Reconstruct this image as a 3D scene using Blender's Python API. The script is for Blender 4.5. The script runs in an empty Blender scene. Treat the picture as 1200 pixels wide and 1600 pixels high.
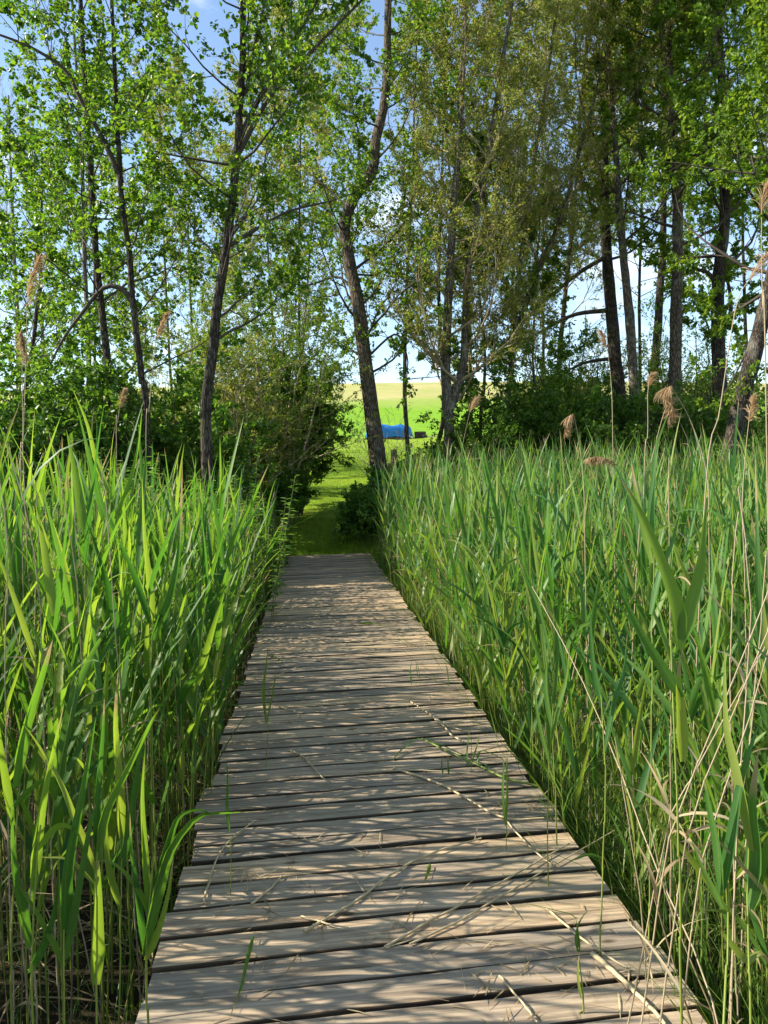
import bpy, math, random
import numpy as np
from mathutils import Vector, Matrix

rng = np.random.default_rng(7)
random.seed(7)
SC = bpy.context.scene
COL = SC.collection
PI = math.pi

# ------------------------------------------------------------------ camera
F_PX = 1200.0
CAM = np.array([0.0, 0.0, 1.5])
ROLL, PITCH, YAW = math.radians(1.5), math.radians(3.0), math.radians(5.34)
Fv = np.array([math.sin(YAW) * math.cos(PITCH), math.cos(YAW) * math.cos(PITCH), -math.sin(PITCH)])
R0 = np.array([math.cos(YAW), -math.sin(YAW), 0.0])
U0 = np.cross(R0, Fv)
Rv = math.cos(ROLL) * R0 - math.sin(ROLL) * U0
Uv = math.sin(ROLL) * R0 + math.cos(ROLL) * U0


def ray(px, py):
    return Fv + Rv * ((px - 600) / F_PX) + Uv * ((800 - py) / F_PX)


def at(px, py, d):
    """world point seen at photo pixel (px, py) at depth d metres"""
    return CAM + ray(px, py) * d


def on_z(px, py, z):
    v = ray(px, py)
    return CAM + v * ((z - CAM[2]) / v[2])


def project(P):
    V = np.asarray(P) - CAM
    d = V @ Fv
    return 600 + F_PX * (V @ Rv) / d, 800 - F_PX * (V @ Uv) / d, d


cam_data = bpy.data.cameras.new('camera')
cam = bpy.data.objects.new('camera', cam_data)
COL.objects.link(cam)
cam.matrix_world = Matrix(((Rv[0], Uv[0], -Fv[0], CAM[0]), (Rv[1], Uv[1], -Fv[1], CAM[1]),
                           (Rv[2], Uv[2], -Fv[2], CAM[2]), (0, 0, 0, 1)))
cam_data.sensor_fit = 'HORIZONTAL'
cam_data.sensor_width = 36
cam_data.lens = 36
cam_data.clip_start = 0.05
cam_data.clip_end = 2000
SC.camera = cam

# ------------------------------------------------------------------ light
SUN_EL = math.radians(33)
sun_h = np.array([-0.98, 0.14])
sun_h /= np.linalg.norm(sun_h)
SUN = np.array([sun_h[0] * math.cos(SUN_EL), sun_h[1] * math.cos(SUN_EL), math.sin(SUN_EL)])
sd = bpy.data.lights.new('sun', 'SUN')
sd.energy = 4.7
sd.angle = math.radians(0.5)
sd.color = (1.0, 0.93, 0.80)
so = bpy.data.objects.new('sun', sd)
COL.objects.link(so)
so.rotation_euler = Vector(SUN).to_track_quat('Z', 'Y').to_euler()
so.location = (-20, 5, 30)

W = bpy.data.worlds.new('World')
SC.world = W
W.use_nodes = True
nt = W.node_tree
for n in list(nt.nodes):
    nt.nodes.remove(n)


def N(tree, typ, **kw):
    n = tree.nodes.new(typ)
    for k, v in kw.items():
        if k.startswith('i_'):
            key = k[2:]
            n.inputs[int(key) if key.isdigit() else key].default_value = v
        else:
            setattr(n, k, v)
    return n


out = N(nt, 'ShaderNodeOutputWorld')
bg = N(nt, 'ShaderNodeBackground')
bg.inputs['Strength'].default_value = 0.125
sky = N(nt, 'ShaderNodeTexSky')
sky.sky_type = 'NISHITA'
sky.sun_disc = False
sky.sun_elevation = SUN_EL
sky.sun_rotation = math.atan2(SUN[0], SUN[1])
sky.air_density = 1.0
sky.dust_density = 0.1
sky.ozone_density = 1.0
tc = N(nt, 'ShaderNodeTexCoord')
sep = N(nt, 'ShaderNodeSeparateXYZ')
nt.links.new(tc.outputs['Generated'], sep.inputs[0])
zz = N(nt, 'ShaderNodeMath', operation='ADD')
zz.inputs[1].default_value = 0.25
nt.links.new(sep.outputs['Z'], zz.inputs[0])
dx = N(nt, 'ShaderNodeMath', operation='DIVIDE')
dy = N(nt, 'ShaderNodeMath', operation='DIVIDE')
nt.links.new(sep.outputs['X'], dx.inputs[0]); nt.links.new(zz.outputs[0], dx.inputs[1])
nt.links.new(sep.outputs['Y'], dy.inputs[0]); nt.links.new(zz.outputs[0], dy.inputs[1])
cmb = N(nt, 'ShaderNodeCombineXYZ')
nt.links.new(dx.outputs[0], cmb.inputs[0]); nt.links.new(dy.outputs[0], cmb.inputs[1])
cn = N(nt, 'ShaderNodeTexNoise')
cn.inputs['Scale'].default_value = 1.7
cn.inputs['Detail'].default_value = 9
cn.inputs['Roughness'].default_value = 0.58
nt.links.new(cmb.outputs[0], cn.inputs['Vector'])
cr = N(nt, 'ShaderNodeValToRGB')
cr.color_ramp.elements[0].position = 0.53
cr.color_ramp.elements[1].position = 0.70
nt.links.new(cn.outputs['Fac'], cr.inputs[0])
cm = N(nt, 'ShaderNodeMixRGB')
cm.inputs[2].default_value = (7.6, 7.7, 8.0, 1)
cmf = N(nt, 'ShaderNodeMath', operation='MULTIPLY')
cmf.inputs[1].default_value = 0.9
nt.links.new(cr.outputs[0], cmf.inputs[0])
hz_ = N(nt, 'ShaderNodeMapRange')
hz_.inputs['From Min'].default_value = 0.02
hz_.inputs['From Max'].default_value = 0.42
nt.links.new(sep.outputs['Z'], hz_.inputs['Value'])
cmh = N(nt, 'ShaderNodeMath', operation='MULTIPLY')
nt.links.new(cmf.outputs[0], cmh.inputs[0])
nt.links.new(hz_.outputs[0], cmh.inputs[1])
nt.links.new(cmh.outputs[0], cm.inputs[0])
nt.links.new(sky.outputs[0], cm.inputs[1])
nt.links.new(cm.outputs[0], bg.inputs['Color'])
nt.links.new(bg.outputs[0], out.inputs[0])

SC.view_settings.view_transform = 'Standard'
SC.view_settings.look = 'None'
SC.view_settings.exposure = 1.15
SC.view_settings.gamma = 1
cy = SC.cycles
cy.max_bounces = 7
cy.diffuse_bounces = 4
cy.glossy_bounces = 2
cy.transmission_bounces = 5
cy.transparent_max_bounces = 4
cy.caustics_reflective = False
cy.caustics_refractive = False
cy.sample_clamp_indirect = 6


# ------------------------------------------------------------------ materials
def newmat(name):
    m = bpy.data.materials.new(name)
    m.use_nodes = True
    t = m.node_tree
    for n in list(t.nodes):
        t.nodes.remove(n)
    o = N(t, 'ShaderNodeOutputMaterial')
    return m, t, o


def ramp(t, cols, fac):
    r = N(t, 'ShaderNodeValToRGB')
    el = r.color_ramp.elements
    while len(el) < len(cols):
        el.new(0.5)
    for e, (p, c) in zip(el, cols):
        e.position = p
        e.color = (*c, 1)
    t.links.new(fac, r.inputs[0])
    return r.outputs[0]


def noise(t, vec, scale, detail=4, rough=0.55, dist=0.0):
    n = N(t, 'ShaderNodeTexNoise')
    n.inputs['Scale'].default_value = scale
    n.inputs['Detail'].default_value = detail
    n.inputs['Roughness'].default_value = rough
    n.inputs['Distortion'].default_value = dist
    if vec is not None:
        t.links.new(vec, n.inputs['Vector'])
    return n.outputs['Fac']


def math2(t, op, a, b):
    n = N(t, 'ShaderNodeMath', operation=op)
    for i, v in enumerate((a, b)):
        if hasattr(v, 'is_linked') or hasattr(v, 'links'):
            t.links.new(v, n.inputs[i])
        else:
            n.inputs[i].default_value = v
    return n.outputs[0]


def mixc(t, fac, a, b, mode='MIX'):
    n = N(t, 'ShaderNodeMixRGB', blend_type=mode)
    for i, v in enumerate((fac, a, b)):
        if hasattr(v, 'links'):
            t.links.new(v, n.inputs[i])
        elif i == 0:
            n.inputs[0].default_value = v
        else:
            n.inputs[i].default_value = (*v, 1)
    return n.outputs[0]


def leaf_mat(name, cols, trans, tfac=0.45, rough=0.42, spec=0.35, tips=False):
    """thin leaf: diffuse and gloss on the lit side, light let through to the other"""
    m, t, o = newmat(name)
    g = N(t, 'ShaderNodeNewGeometry')
    oi = N(t, 'ShaderNodeObjectInfo')
    rnd = math2(t, 'FRACT', math2(t, 'ADD', g.outputs['Random Per Island'], oi.outputs['Random']), 0.0)
    c = ramp(t, cols, rnd)
    fine = noise(t, g.outputs['Position'], 2.2, 3)
    c = mixc(t, 0.35, c, ramp(t, [(0.3, (0.75, 0.8, 0.7)), (0.7, (1.25, 1.2, 1.1))], fine), 'MULTIPLY')
    tr = ramp(t, trans, rnd)
    if tips:
        # dried tips and pale midribs of the long blades
        an = N(t, 'ShaderNodeAttribute', attribute_name='blade')
        sx = N(t, 'ShaderNodeSeparateXYZ')
        t.links.new(an.outputs['Vector'], sx.inputs[0])
        lim = math2(t, 'ADD', math2(t, 'MULTIPLY', math2(t, 'FRACT', math2(t, 'MULTIPLY', rnd, 13.7), 0.0), 0.55), 0.62)
        sp_ = noise(t, g.outputs['Position'], 40, 3)
        edge = math2(t, 'ADD', sx.outputs[0], math2(t, 'MULTIPLY', math2(t, 'SUBTRACT', sp_, 0.5), 0.25))
        tf = math2(t, 'MULTIPLY', math2(t, 'SUBTRACT', edge, lim), 9.0)
        tf = ramp(t, [(0.0, (0, 0, 0)), (1.0, (1, 1, 1))], tf)
        c = mixc(t, tf, c, (0.36, 0.28, 0.13))
        tr = mixc(t, tf, tr, (0.35, 0.26, 0.10))
        rib = ramp(t, [(0.0, (0.35,) * 3), (0.22, (0, 0, 0))], sx.outputs[1])
        rib = math2(t, 'MULTIPLY', rib, sx.outputs[2])
        c = mixc(t, rib, c, (0.22, 0.28, 0.07))
        vein = N(t, 'ShaderNodeMath', operation='SINE')
        t.links.new(math2(t, 'MULTIPLY', sx.outputs[1], 34.0), vein.inputs[0])
        vf = math2(t, 'ADD', math2(t, 'MULTIPLY', vein.outputs[0], 0.10), 1.0)
        cv = N(t, 'ShaderNodeCombineXYZ')
        for q in range(3):
            t.links.new(vf, cv.inputs[q])
        c = mixc(t, 1.0, c, cv.outputs[0], 'MULTIPLY')
        blot = ramp(t, [(0.66, (0, 0, 0)), (0.74, (0.6,) * 3)], noise(t, g.outputs['Position'], 16, 4, 0.7))
        c = mixc(t, blot, c, (0.20, 0.19, 0.06))
    b = N(t, 'ShaderNodeBsdfPrincipled')
    b.inputs['Roughness'].default_value = rough
    b.inputs['Specular IOR Level'].default_value = spec
    t.links.new(c, b.inputs['Base Color'])
    tl = N(t, 'ShaderNodeBsdfTranslucent')
    t.links.new(tr, tl.inputs['Color'])
    mx = N(t, 'ShaderNodeMixShader')
    mx.inputs[0].default_value = tfac
    t.links.new(b.outputs[0], mx.inputs[1])
    t.links.new(tl.outputs[0], mx.inputs[2])
    t.links.new(mx.outputs[0], o.inputs[0])
    return m


def plain_mat(name, cols, scale=8, rough=0.7, bump=0.0, stretch=(1, 1, 1), spec=0.3, island=0.3):
    m, t, o = newmat(name)
    tcn = N(t, 'ShaderNodeTexCoord')
    mp = N(t, 'ShaderNodeMapping')
    mp.inputs['Scale'].default_value = stretch
    t.links.new(tcn.outputs['Object'], mp.inputs['Vector'])
    f = noise(t, mp.outputs[0], scale, 6, 0.6)
    g = N(t, 'ShaderNodeNewGeometry')
    f2 = math2(t, 'ADD', math2(t, 'MULTIPLY', f, 1 - island), math2(t, 'MULTIPLY', g.outputs['Random Per Island'], island))
    c = ramp(t, cols, f2)
    b = N(t, 'ShaderNodeBsdfPrincipled')
    b.inputs['Roughness'].default_value = rough
    b.inputs['Specular IOR Level'].default_value = spec
    t.links.new(c, b.inputs['Base Color'])
    if bump:
        bp = N(t, 'ShaderNodeBump')
        bp.inputs['Strength'].default_value = bump
        bp.inputs['Distance'].default_value = 0.02
        t.links.new(f, bp.inputs['Height'])
        t.links.new(bp.outputs[0], b.inputs['Normal'])
    t.links.new(b.outputs[0], o.inputs[0])
    return m


def bark_mat(name, dark, mid, pale, lichen=0.4, moss=0.2):
    m, t, o = newmat(name)
    tcn = N(t, 'ShaderNodeTexCoord')
    mp = N(t, 'ShaderNodeMapping')
    mp.inputs['Scale'].default_value = (1, 1, 0.2)
    t.links.new(tcn.outputs['Object'], mp.inputs['Vector'])
    f = noise(t, mp.outputs[0], 26, 7, 0.65, 0.6)
    vo = N(t, 'ShaderNodeTexVoronoi')
    vo.feature = 'DISTANCE_TO_EDGE'
    vo.inputs['Scale'].default_value = 30
    t.links.new(mp.outputs[0], vo.inputs['Vector'])
    crack = ramp(t, [(0.0, (0.25, 0.25, 0.25)), (0.22, (1, 1, 1))], vo.outputs['Distance'])
    h = math2(t, 'MULTIPLY', f, crack)
    c = ramp(t, [(0.12, dark), (0.42, mid), (0.68, pale)], h)
    big = noise(t, tcn.outputs['Object'], 3.2, 5, 0.65)
    lm = ramp(t, [(0.55, (0, 0, 0)), (0.72, (lichen,) * 3)], big)
    c = mixc(t, lm, c, (0.36, 0.34, 0.27))
    big2 = noise(t, tcn.outputs['Object'], 1.3, 5, 0.6)
    mm = ramp(t, [(0.52, (0, 0, 0)), (0.68, (moss,) * 3)], big2)
    c = mixc(t, mm, c, (0.08, 0.10, 0.025))
    b = N(t, 'ShaderNodeBsdfPrincipled')
    b.inputs['Roughness'].default_value = 0.9
    b.inputs['Specular IOR Level'].default_value = 0.125
    t.links.new(c, b.inputs['Base Color'])
    bp = N(t, 'ShaderNodeBump')
    bp.inputs['Strength'].default_value = 0.9
    bp.inputs['Distance'].default_value = 0.03
    t.links.new(h, bp.inputs['Height'])
    t.links.new(bp.outputs[0], b.inputs['Normal'])
    t.links.new(b.outputs[0], o.inputs[0])
    return m


def wood_mat(name, tint=(1, 1, 1), dark=1.0):
    m, t, o = newmat(name)
    tcn = N(t, 'ShaderNodeTexCoord')
    g = N(t, 'ShaderNodeNewGeometry')
    rnd = g.outputs['Random Per Island']
    off = N(t, 'ShaderNodeCombineXYZ')
    t.links.new(math2(t, 'MULTIPLY', rnd, 37.0), off.inputs[0])
    t.links.new(math2(t, 'MULTIPLY', rnd, 91.0), off.inputs[2])
    va = N(t, 'ShaderNodeVectorMath', operation='ADD')
    t.links.new(tcn.outputs['Object'], va.inputs[0])
    t.links.new(off.outputs[0], va.inputs[1])

    def mapped(s):
        mp = N(t, 'ShaderNodeMapping')
        mp.inputs['Scale'].default_value = s
        t.links.new(va.outputs[0], mp.inputs['Vector'])
        return mp.outputs[0]
    # knots pull the grain around them
    vo = N(t, 'ShaderNodeTexVoronoi')
    vo.inputs['Scale'].default_value = 1.0
    vo.inputs['Randomness'].default_value = 1.0
    t.links.new(mapped((3.2, 8.0, 1.0)), vo.inputs['Vector'])
    kd = vo.outputs['Distance']
    gr = noise(t, mapped((1.6, 55, 20)), 1.0, 6, 0.62, 0.35)
    gr2 = noise(t, mapped((3.5, 190, 60)), 1.0, 3, 0.6)
    fib = math2(t, 'ADD', math2(t, 'MULTIPLY', gr, 0.65), math2(t, 'MULTIPLY', gr2, 0.35))
    c = ramp(t, [(0.35, (0.10, 0.068, 0.042)), (0.45, (0.29, 0.212, 0.137)), (0.54, (0.47, 0.362, 0.24)), (0.66, (0.62, 0.50, 0.335))], fib)
    # weathering: silver-grey patches and brown stains
    st = noise(t, mapped((0.9, 5.0, 2.0)), 1.6, 5, 0.6)
    c = mixc(t, ramp(t, [(0.36, (0, 0, 0)), (0.60, (0.85,) * 3)], st), c, mixc(t, 0.55, c, (0.365, 0.312, 0.25)))
    st2 = noise(t, mapped((2.5, 9.0, 2.0)), 1.8, 6, 0.68)
    c = mixc(t, ramp(t, [(0.52, (0, 0, 0)), (0.72, (0.75,) * 3)], st2), c, (0.115, 0.085, 0.055))
    pk = noise(t, mapped((1.4, 4.0, 2.0)), 1.1, 3, 0.5)
    c = mixc(t, ramp(t, [(0.66, (0, 0, 0)), (0.78, (0.35,) * 3)], pk), c, (0.36, 0.17, 0.13))
    c = mixc(t, 1.0, c, ramp(t, [(0.0, (0.66, 0.67, 0.69)), (0.3, (0.86, 0.85, 0.84)), (0.7, (1.06, 1.02, 0.96)), (1.0, (1.35, 1.24, 1.06))], rnd), 'MULTIPLY')
    c = mixc(t, ramp(t, [(0.06, (0.9,) * 3), (0.13, (0, 0, 0))], kd), c, (0.055, 0.034, 0.020))
    cr_ = noise(t, mapped((2.2, 75, 30)), 1.0, 4, 0.5, 0.2)
    c = mixc(t, ramp(t, [(0.69, (0, 0, 0)), (0.72, (0.85,) * 3)], cr_), c, (0.045, 0.032, 0.02))
    alg = noise(t, tcn.outputs['Object'], 0.9, 5, 0.65)
    c = mixc(t, ramp(t, [(0.54, (0, 0, 0)), (0.70, (0.35,) * 3)], alg), c, (0.16, 0.165, 0.095))
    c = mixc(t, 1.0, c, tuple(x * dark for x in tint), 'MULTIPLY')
    b = N(t, 'ShaderNodeBsdfPrincipled')
    b.inputs['Roughness'].default_value = 0.78
    b.inputs['Specular IOR Level'].default_value = 0.2
    t.links.new(c, b.inputs['Base Color'])
    bp = N(t, 'ShaderNodeBump')
    bp.inputs['Strength'].default_value = 0.55
    bp.inputs['Distance'].default_value = 0.006
    t.links.new(fib, bp.inputs['Height'])
    t.links.new(bp.outputs[0], b.inputs['Normal'])
    t.links.new(b.outputs[0], o.inputs[0])
    return m


def ground_mat():
    m, t, o = newmat('ground_material')
    g = N(t, 'ShaderNodeNewGeometry')
    P = g.outputs['Position']
    sp = N(t, 'ShaderNodeSeparateXYZ')
    t.links.new(P, sp.inputs[0])
    wob = noise(t, P, 0.5, 4)
    y = math2(t, 'ADD', sp.outputs['Y'], math2(t, 'MULTIPLY', math2(t, 'SUBTRACT', wob, 0.5), 2.5))
    mud = ramp(t, [(0.35, (0.018, 0.013, 0.008)), (0.6, (0.05, 0.036, 0.02)), (0.75, (0.12, 0.09, 0.05))], noise(t, P, 14, 6, 0.7))
    lawn = ramp(t, [(0.3, (0.14, 0.24, 0.014)), (0.5, (0.21, 0.32, 0.02)), (0.7, (0.30, 0.38, 0.035))], noise(t, P, 6, 6, 0.7))
    lawn = mixc(t, 0.5, lawn, ramp(t, [(0.35, (0.7, 0.8, 0.6)), (0.65, (1.3, 1.15, 1.0))], noise(t, P, 0.35, 3)), 'MULTIPLY')
    crop = ramp(t, [(0.3, (0.15, 0.31, 0.014)), (0.7, (0.225, 0.39, 0.025))], noise(t, P, 0.6, 6, 0.7))
    tan = ramp(t, [(0.3, (0.33, 0.35, 0.09)), (0.7, (0.47, 0.41, 0.17))], noise(t, P, 0.12, 5, 0.7))
    dirt = ramp(t, [(0.3, (0.13, 0.10, 0.05)), (0.7, (0.22, 0.17, 0.09))], noise(t, P, 3, 5, 0.7))
    c = mixc(t, ramp(t, [(0.0, (0, 0, 0)), (1.0, (1, 1, 1))], math2(t, 'MULTIPLY', math2(t, 'SUBTRACT', y, 13.0), 1.0)), mud, lawn)

    def step(y0, w):
        return ramp(t, [(0.0, (0, 0, 0)), (1.0, (1, 1, 1))], math2(t, 'DIVIDE', math2(t, 'SUBTRACT', sp.outputs['Y'], y0), w))
    c = mixc(t, step(61.0, 0.5), c, dirt)
    c = mixc(t, step(62.6, 0.6), c, crop)
    y3 = math2(t, 'ADD', sp.outputs['Y'], math2(t, 'MULTIPLY', math2(t, 'SUBTRACT', noise(t, P, 0.05, 4), 0.5), 30.0))
    c = mixc(t, ramp(t, [(0.0, (0, 0, 0)), (1.0, (1, 1, 1))], math2(t, 'DIVIDE', math2(t, 'SUBTRACT', y3, 108.0), 14.0)), c, tan)
    b = N(t, 'ShaderNodeBsdfPrincipled')
    b.inputs['Roughness'].default_value = 0.95
    b.inputs['Specular IOR Level'].default_value = 0.1
    t.links.new(c, b.inputs['Base Color'])
    bp = N(t, 'ShaderNodeBump')
    bp.inputs['Strength'].default_value = 0.8
    bp.inputs['Distance'].default_value = 0.05
    t.links.new(noise(t, P, 18, 5, 0.7), bp.inputs['Height'])
    t.links.new(bp.outputs[0], b.inputs['Normal'])
    t.links.new(b.outputs[0], o.inputs[0])
    return m


M = {}
M['ground'] = ground_mat()
M['deck'] = wood_mat('weathered_pine')
M['edge'] = wood_mat('gap_shade_plank_edge', (0.75, 0.68, 0.6), 0.30)  # plank sides and chamfers, gap shade painted into the wood colour
M['beam'] = wood_mat('wet_beam', (0.55, 0.5, 0.45), 0.6)
M['reed_left'] = leaf_mat('reed_leaf_young', [(0.0, (0.034, 0.100, 0.024)), (0.5, (0.065, 0.150, 0.022)), (0.85, (0.12, 0.22, 0.025)), (1.0, (0.22, 0.26, 0.045))],
                          [(0.0, (0.08, 0.24, 0.018)), (0.5, (0.19, 0.39, 0.02)), (1.0, (0.42, 0.55, 0.04))], 0.46, 0.45, 0.30, True)
M['reed_right'] = leaf_mat('reed_leaf_bluish', [(0.0, (0.036, 0.110, 0.028)), (0.4, (0.066, 0.158, 0.034)), (0.75, (0.115, 0.21, 0.038)), (1.0, (0.25, 0.28, 0.065))],
                           [(0.0, (0.09, 0.27, 0.022)), (0.5, (0.19, 0.40, 0.028)), (1.0, (0.38, 0.50, 0.045))], 0.40, 0.45, 0.30, True)
M['reed_stem'] = plain_mat('reed_stem', [(0.25, (0.085, 0.145, 0.022)), (0.5, (0.17, 0.23, 0.035)), (0.8, (0.27, 0.27, 0.06))], 3, 0.5, island=0.7)
M['dry'] = plain_mat('dry_reed', [(0.2, (0.15, 0.11, 0.065)), (0.5, (0.32, 0.245, 0.145)), (0.85, (0.50, 0.40, 0.25))], 9, 0.6, 0.2, (1, 1, 0.5), island=0.6)
M['straw'] = plain_mat('pale_straw', [(0.2, (0.30, 0.22, 0.12)), (0.5, (0.50, 0.39, 0.22)), (0.85, (0.64, 0.53, 0.34))], 9, 0.6, 0.2, (1, 1, 0.5), island=0.6)
M['plume'] = leaf_mat('reed_plume', [(0.0, (0.30, 0.19, 0.10)), (0.5, (0.44, 0.30, 0.17)), (1.0, (0.55, 0.41, 0.26))],
                      [(0.0, (0.45, 0.28, 0.14)), (1.0, (0.6, 0.42, 0.24))], 0.4, 0.8, 0.05)
M['dead_leaf'] = leaf_mat('dead_reed_leaf', [(0.0, (0.24, 0.17, 0.09)), (0.5, (0.42, 0.32, 0.18)), (1.0, (0.58, 0.48, 0.31))],
                          [(0.0, (0.30, 0.2, 0.1)), (1.0, (0.5, 0.4, 0.22))], 0.3, 0.6, 0.2)
M['sedge'] = leaf_mat('sedge_leaf', [(0.0, (0.045, 0.11, 0.015)), (0.6, (0.09, 0.17, 0.02)), (0.9, (0.16, 0.21, 0.035)), (1.0, (0.34, 0.26, 0.12))],
                      [(0.0, (0.12, 0.28, 0.02)), (1.0, (0.32, 0.40, 0.05))], 0.35, 0.45, 0.3)
M['grass'] = leaf_mat('grass_blade', [(0.0, (0.08, 0.17, 0.012)), (0.6, (0.13, 0.23, 0.015)), (1.0, (0.21, 0.29, 0.03))],
                      [(0.0, (0.2, 0.38, 0.02)), (1.0, (0.36, 0.5, 0.04))], 0.35, 0.6, 0.15)
M['alder'] = leaf_mat('alder_leaf', [(0.0, (0.032, 0.074, 0.010)), (0.5, (0.054, 0.112, 0.012)), (1.0, (0.11, 0.175, 0.020))],
                      [(0.0, (0.11, 0.28, 0.012)), (0.5, (0.21, 0.40, 0.016)), (1.0, (0.38, 0.52, 0.03))], 0.46, 0.36, 0.4)
M['willow'] = leaf_mat('willow_leaf', [(0.0, (0.10, 0.125, 0.024)), (0.45, (0.16, 0.19, 0.036)), (0.8, (0.24, 0.24, 0.055)), (1.0, (0.42, 0.34, 0.12))],
                       [(0.0, (0.22, 0.33, 0.03)), (0.6, (0.40, 0.46, 0.045)), (1.0, (0.52, 0.43, 0.11))], 0.48, 0.5, 0.25)
M['oak'] = leaf_mat('oak_leaf', [(0.0, (0.050, 0.105, 0.014)), (0.5, (0.085, 0.160, 0.016)), (1.0, (0.150, 0.215, 0.025))],
                    [(0.0, (0.16, 0.34, 0.015)), (1.0, (0.40, 0.52, 0.03))], 0.42, 0.42, 0.3)
M['shrub'] = leaf_mat('shrub_leaf', [(0.0, (0.040, 0.095, 0.014)), (0.5, (0.072, 0.150, 0.018)), (1.0, (0.135, 0.215, 0.026))],
                      [(0.0, (0.10, 0.26, 0.015)), (1.0, (0.26, 0.44, 0.03))], 0.40, 0.42, 0.35)
M['bramble'] = leaf_mat('bramble_leaf', [(0.0, (0.055, 0.135, 0.022)), (0.6, (0.11, 0.22, 0.032)), (1.0, (0.21, 0.31, 0.06))],
                        [(0.0, (0.13, 0.32, 0.02)), (1.0, (0.30, 0.48, 0.05))], 0.42, 0.4, 0.35)
M['bark_dark'] = bark_mat('dark_bark', (0.018, 0.014, 0.011), (0.065, 0.052, 0.040), (0.145, 0.120, 0.092), 0.35, 0.3)
M['bark_mid'] = bark_mat('brown_bark', (0.034, 0.025, 0.018), (0.125, 0.096, 0.070), (0.25, 0.20, 0.15), 0.55, 0.35)
M['bark_pale'] = bark_mat('pale_bark', (0.05, 0.04, 0.03), (0.175, 0.148, 0.115), (0.32, 0.28, 0.22), 0.7, 0.2)
M['twig'] = plain_mat('twig', [(0.3, (0.20, 0.15, 0.095)), (0.6, (0.37, 0.29, 0.19)), (0.85, (0.52, 0.43, 0.29))], 5, 0.8, island=0.5)
M['twig_dark'] = plain_mat('twig_dark', [(0.3, (0.035, 0.027, 0.02)), (0.7, (0.09, 0.07, 0.05))], 5, 0.8, island=0.5)
M['bare_twig'] = plain_mat('bare_twig', [(0.3, (0.20, 0.155, 0.13)), (0.7, (0.34, 0.27, 0.23))], 5, 0.85, island=0.5)
M['green_stem'] = plain_mat('green_stem', [(0.3, (0.07, 0.10, 0.03)), (0.7, (0.16, 0.17, 0.06))], 5, 0.6, island=0.5)


def tarp_mat():
    m, t, o = newmat('blue_tarpaulin')
    tcn = N(t, 'ShaderNodeTexCoord')
    c = ramp(t, [(0.3, (0.003, 0.11, 0.36)), (0.7, (0.012, 0.20, 0.55))], noise(t, tcn.outputs['Object'], 3, 4))
    b = N(t, 'ShaderNodeBsdfPrincipled')
    b.inputs['Roughness'].default_value = 0.35
    t.links.new(c, b.inputs['Base Color'])
    t.links.new(b.outputs[0], o.inputs[0])
    return m


M['tarp'] = tarp_mat()
M['rope'] = plain_mat('white_rope', [(0.3, (0.6, 0.6, 0.58)), (0.7, (0.8, 0.8, 0.78))], 20, 0.8)


# ------------------------------------------------------------------ mesh helpers
def tag(o, label=None, cat=None, group=None, kind=None):
    if label: o['label'] = label
    if cat: o['category'] = cat
    if group: o['group'] = group
    if kind: o['kind'] = kind
    return o


class MB:
    """collects vertex and face arrays; build() links them as one mesh object"""
    def __init__(s):
        s.v, s.f, s.n, s.a = [], [], 0, []

    def add(s, verts, faces, mi=0, blade=None):
        verts = np.asarray(verts, dtype=np.float32).reshape(-1, 3)
        faces = np.asarray(faces, dtype=np.int32)
        if len(verts) == 0:
            return
        s.v.append(verts)
        s.a.append(np.zeros((len(verts), 3), np.float32) if blade is None else np.asarray(blade, np.float32))
        s.f.append((faces + s.n, mi))
        s.n += len(verts)

    def mesh(s, name, mats, smooth=True, origin=None):
        V = np.concatenate(s.v)
        if origin is not None:
            V = V - np.asarray(origin, dtype=np.float32)
        me = bpy.data.meshes.new(name)
        nf = sum(len(f) for f, _ in s.f)
        nl = sum(f.size for f, _ in s.f)
        me.vertices.add(len(V))
        me.vertices.foreach_set('co', V.ravel())
        me.loops.add(nl)
        me.polygons.add(nf)
        me.loops.foreach_set('vertex_index', np.concatenate([f.ravel() for f, _ in s.f]).astype(np.int32))
        tot = np.concatenate([np.full(len(f), f.shape[1], np.int32) for f, _ in s.f])
        start = np.concatenate([[0], np.cumsum(tot)[:-1]]).astype(np.int32)
        me.polygons.foreach_set('loop_start', start)
        me.polygons.foreach_set('material_index', np.concatenate([np.full(len(f), mi, np.int32) for f, mi in s.f]))
        me.polygons.foreach_set('use_smooth', np.full(nf, smooth, bool))
        for m in (mats if isinstance(mats, (list, tuple)) else [mats]):
            me.materials.append(m)
        A = np.concatenate(s.a)
        if A.any():
            at_ = me.attributes.new('blade', 'FLOAT_VECTOR', 'POINT')
            at_.data.foreach_set('vector', A.ravel())
        me.update(calc_edges=True)
        return me

    def build(s, name, mats, parent=None, smooth=True, origin=None):
        me = s.mesh(name, mats, smooth, origin)
        o = bpy.data.objects.new(name, me)
        COL.objects.link(o)
        if parent is not None:
            o.parent = parent
        elif origin is not None:
            o.location = origin
        return o


def empty(name, loc):
    o = bpy.data.objects.new(name, None)
    o.empty_display_size = 0.1
    COL.objects.link(o)
    o.location = loc
    return o


def copy_tree(o, parent=None):
    c = o.copy()
    COL.objects.link(c)
    if parent is not None:
        c.parent = parent
    for ch in list(o.children):
        copy_tree(ch, c)
    return c


def norm(v):
    return v / np.maximum(np.linalg.norm(v, axis=-1, keepdims=True), 1e-9)


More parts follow.
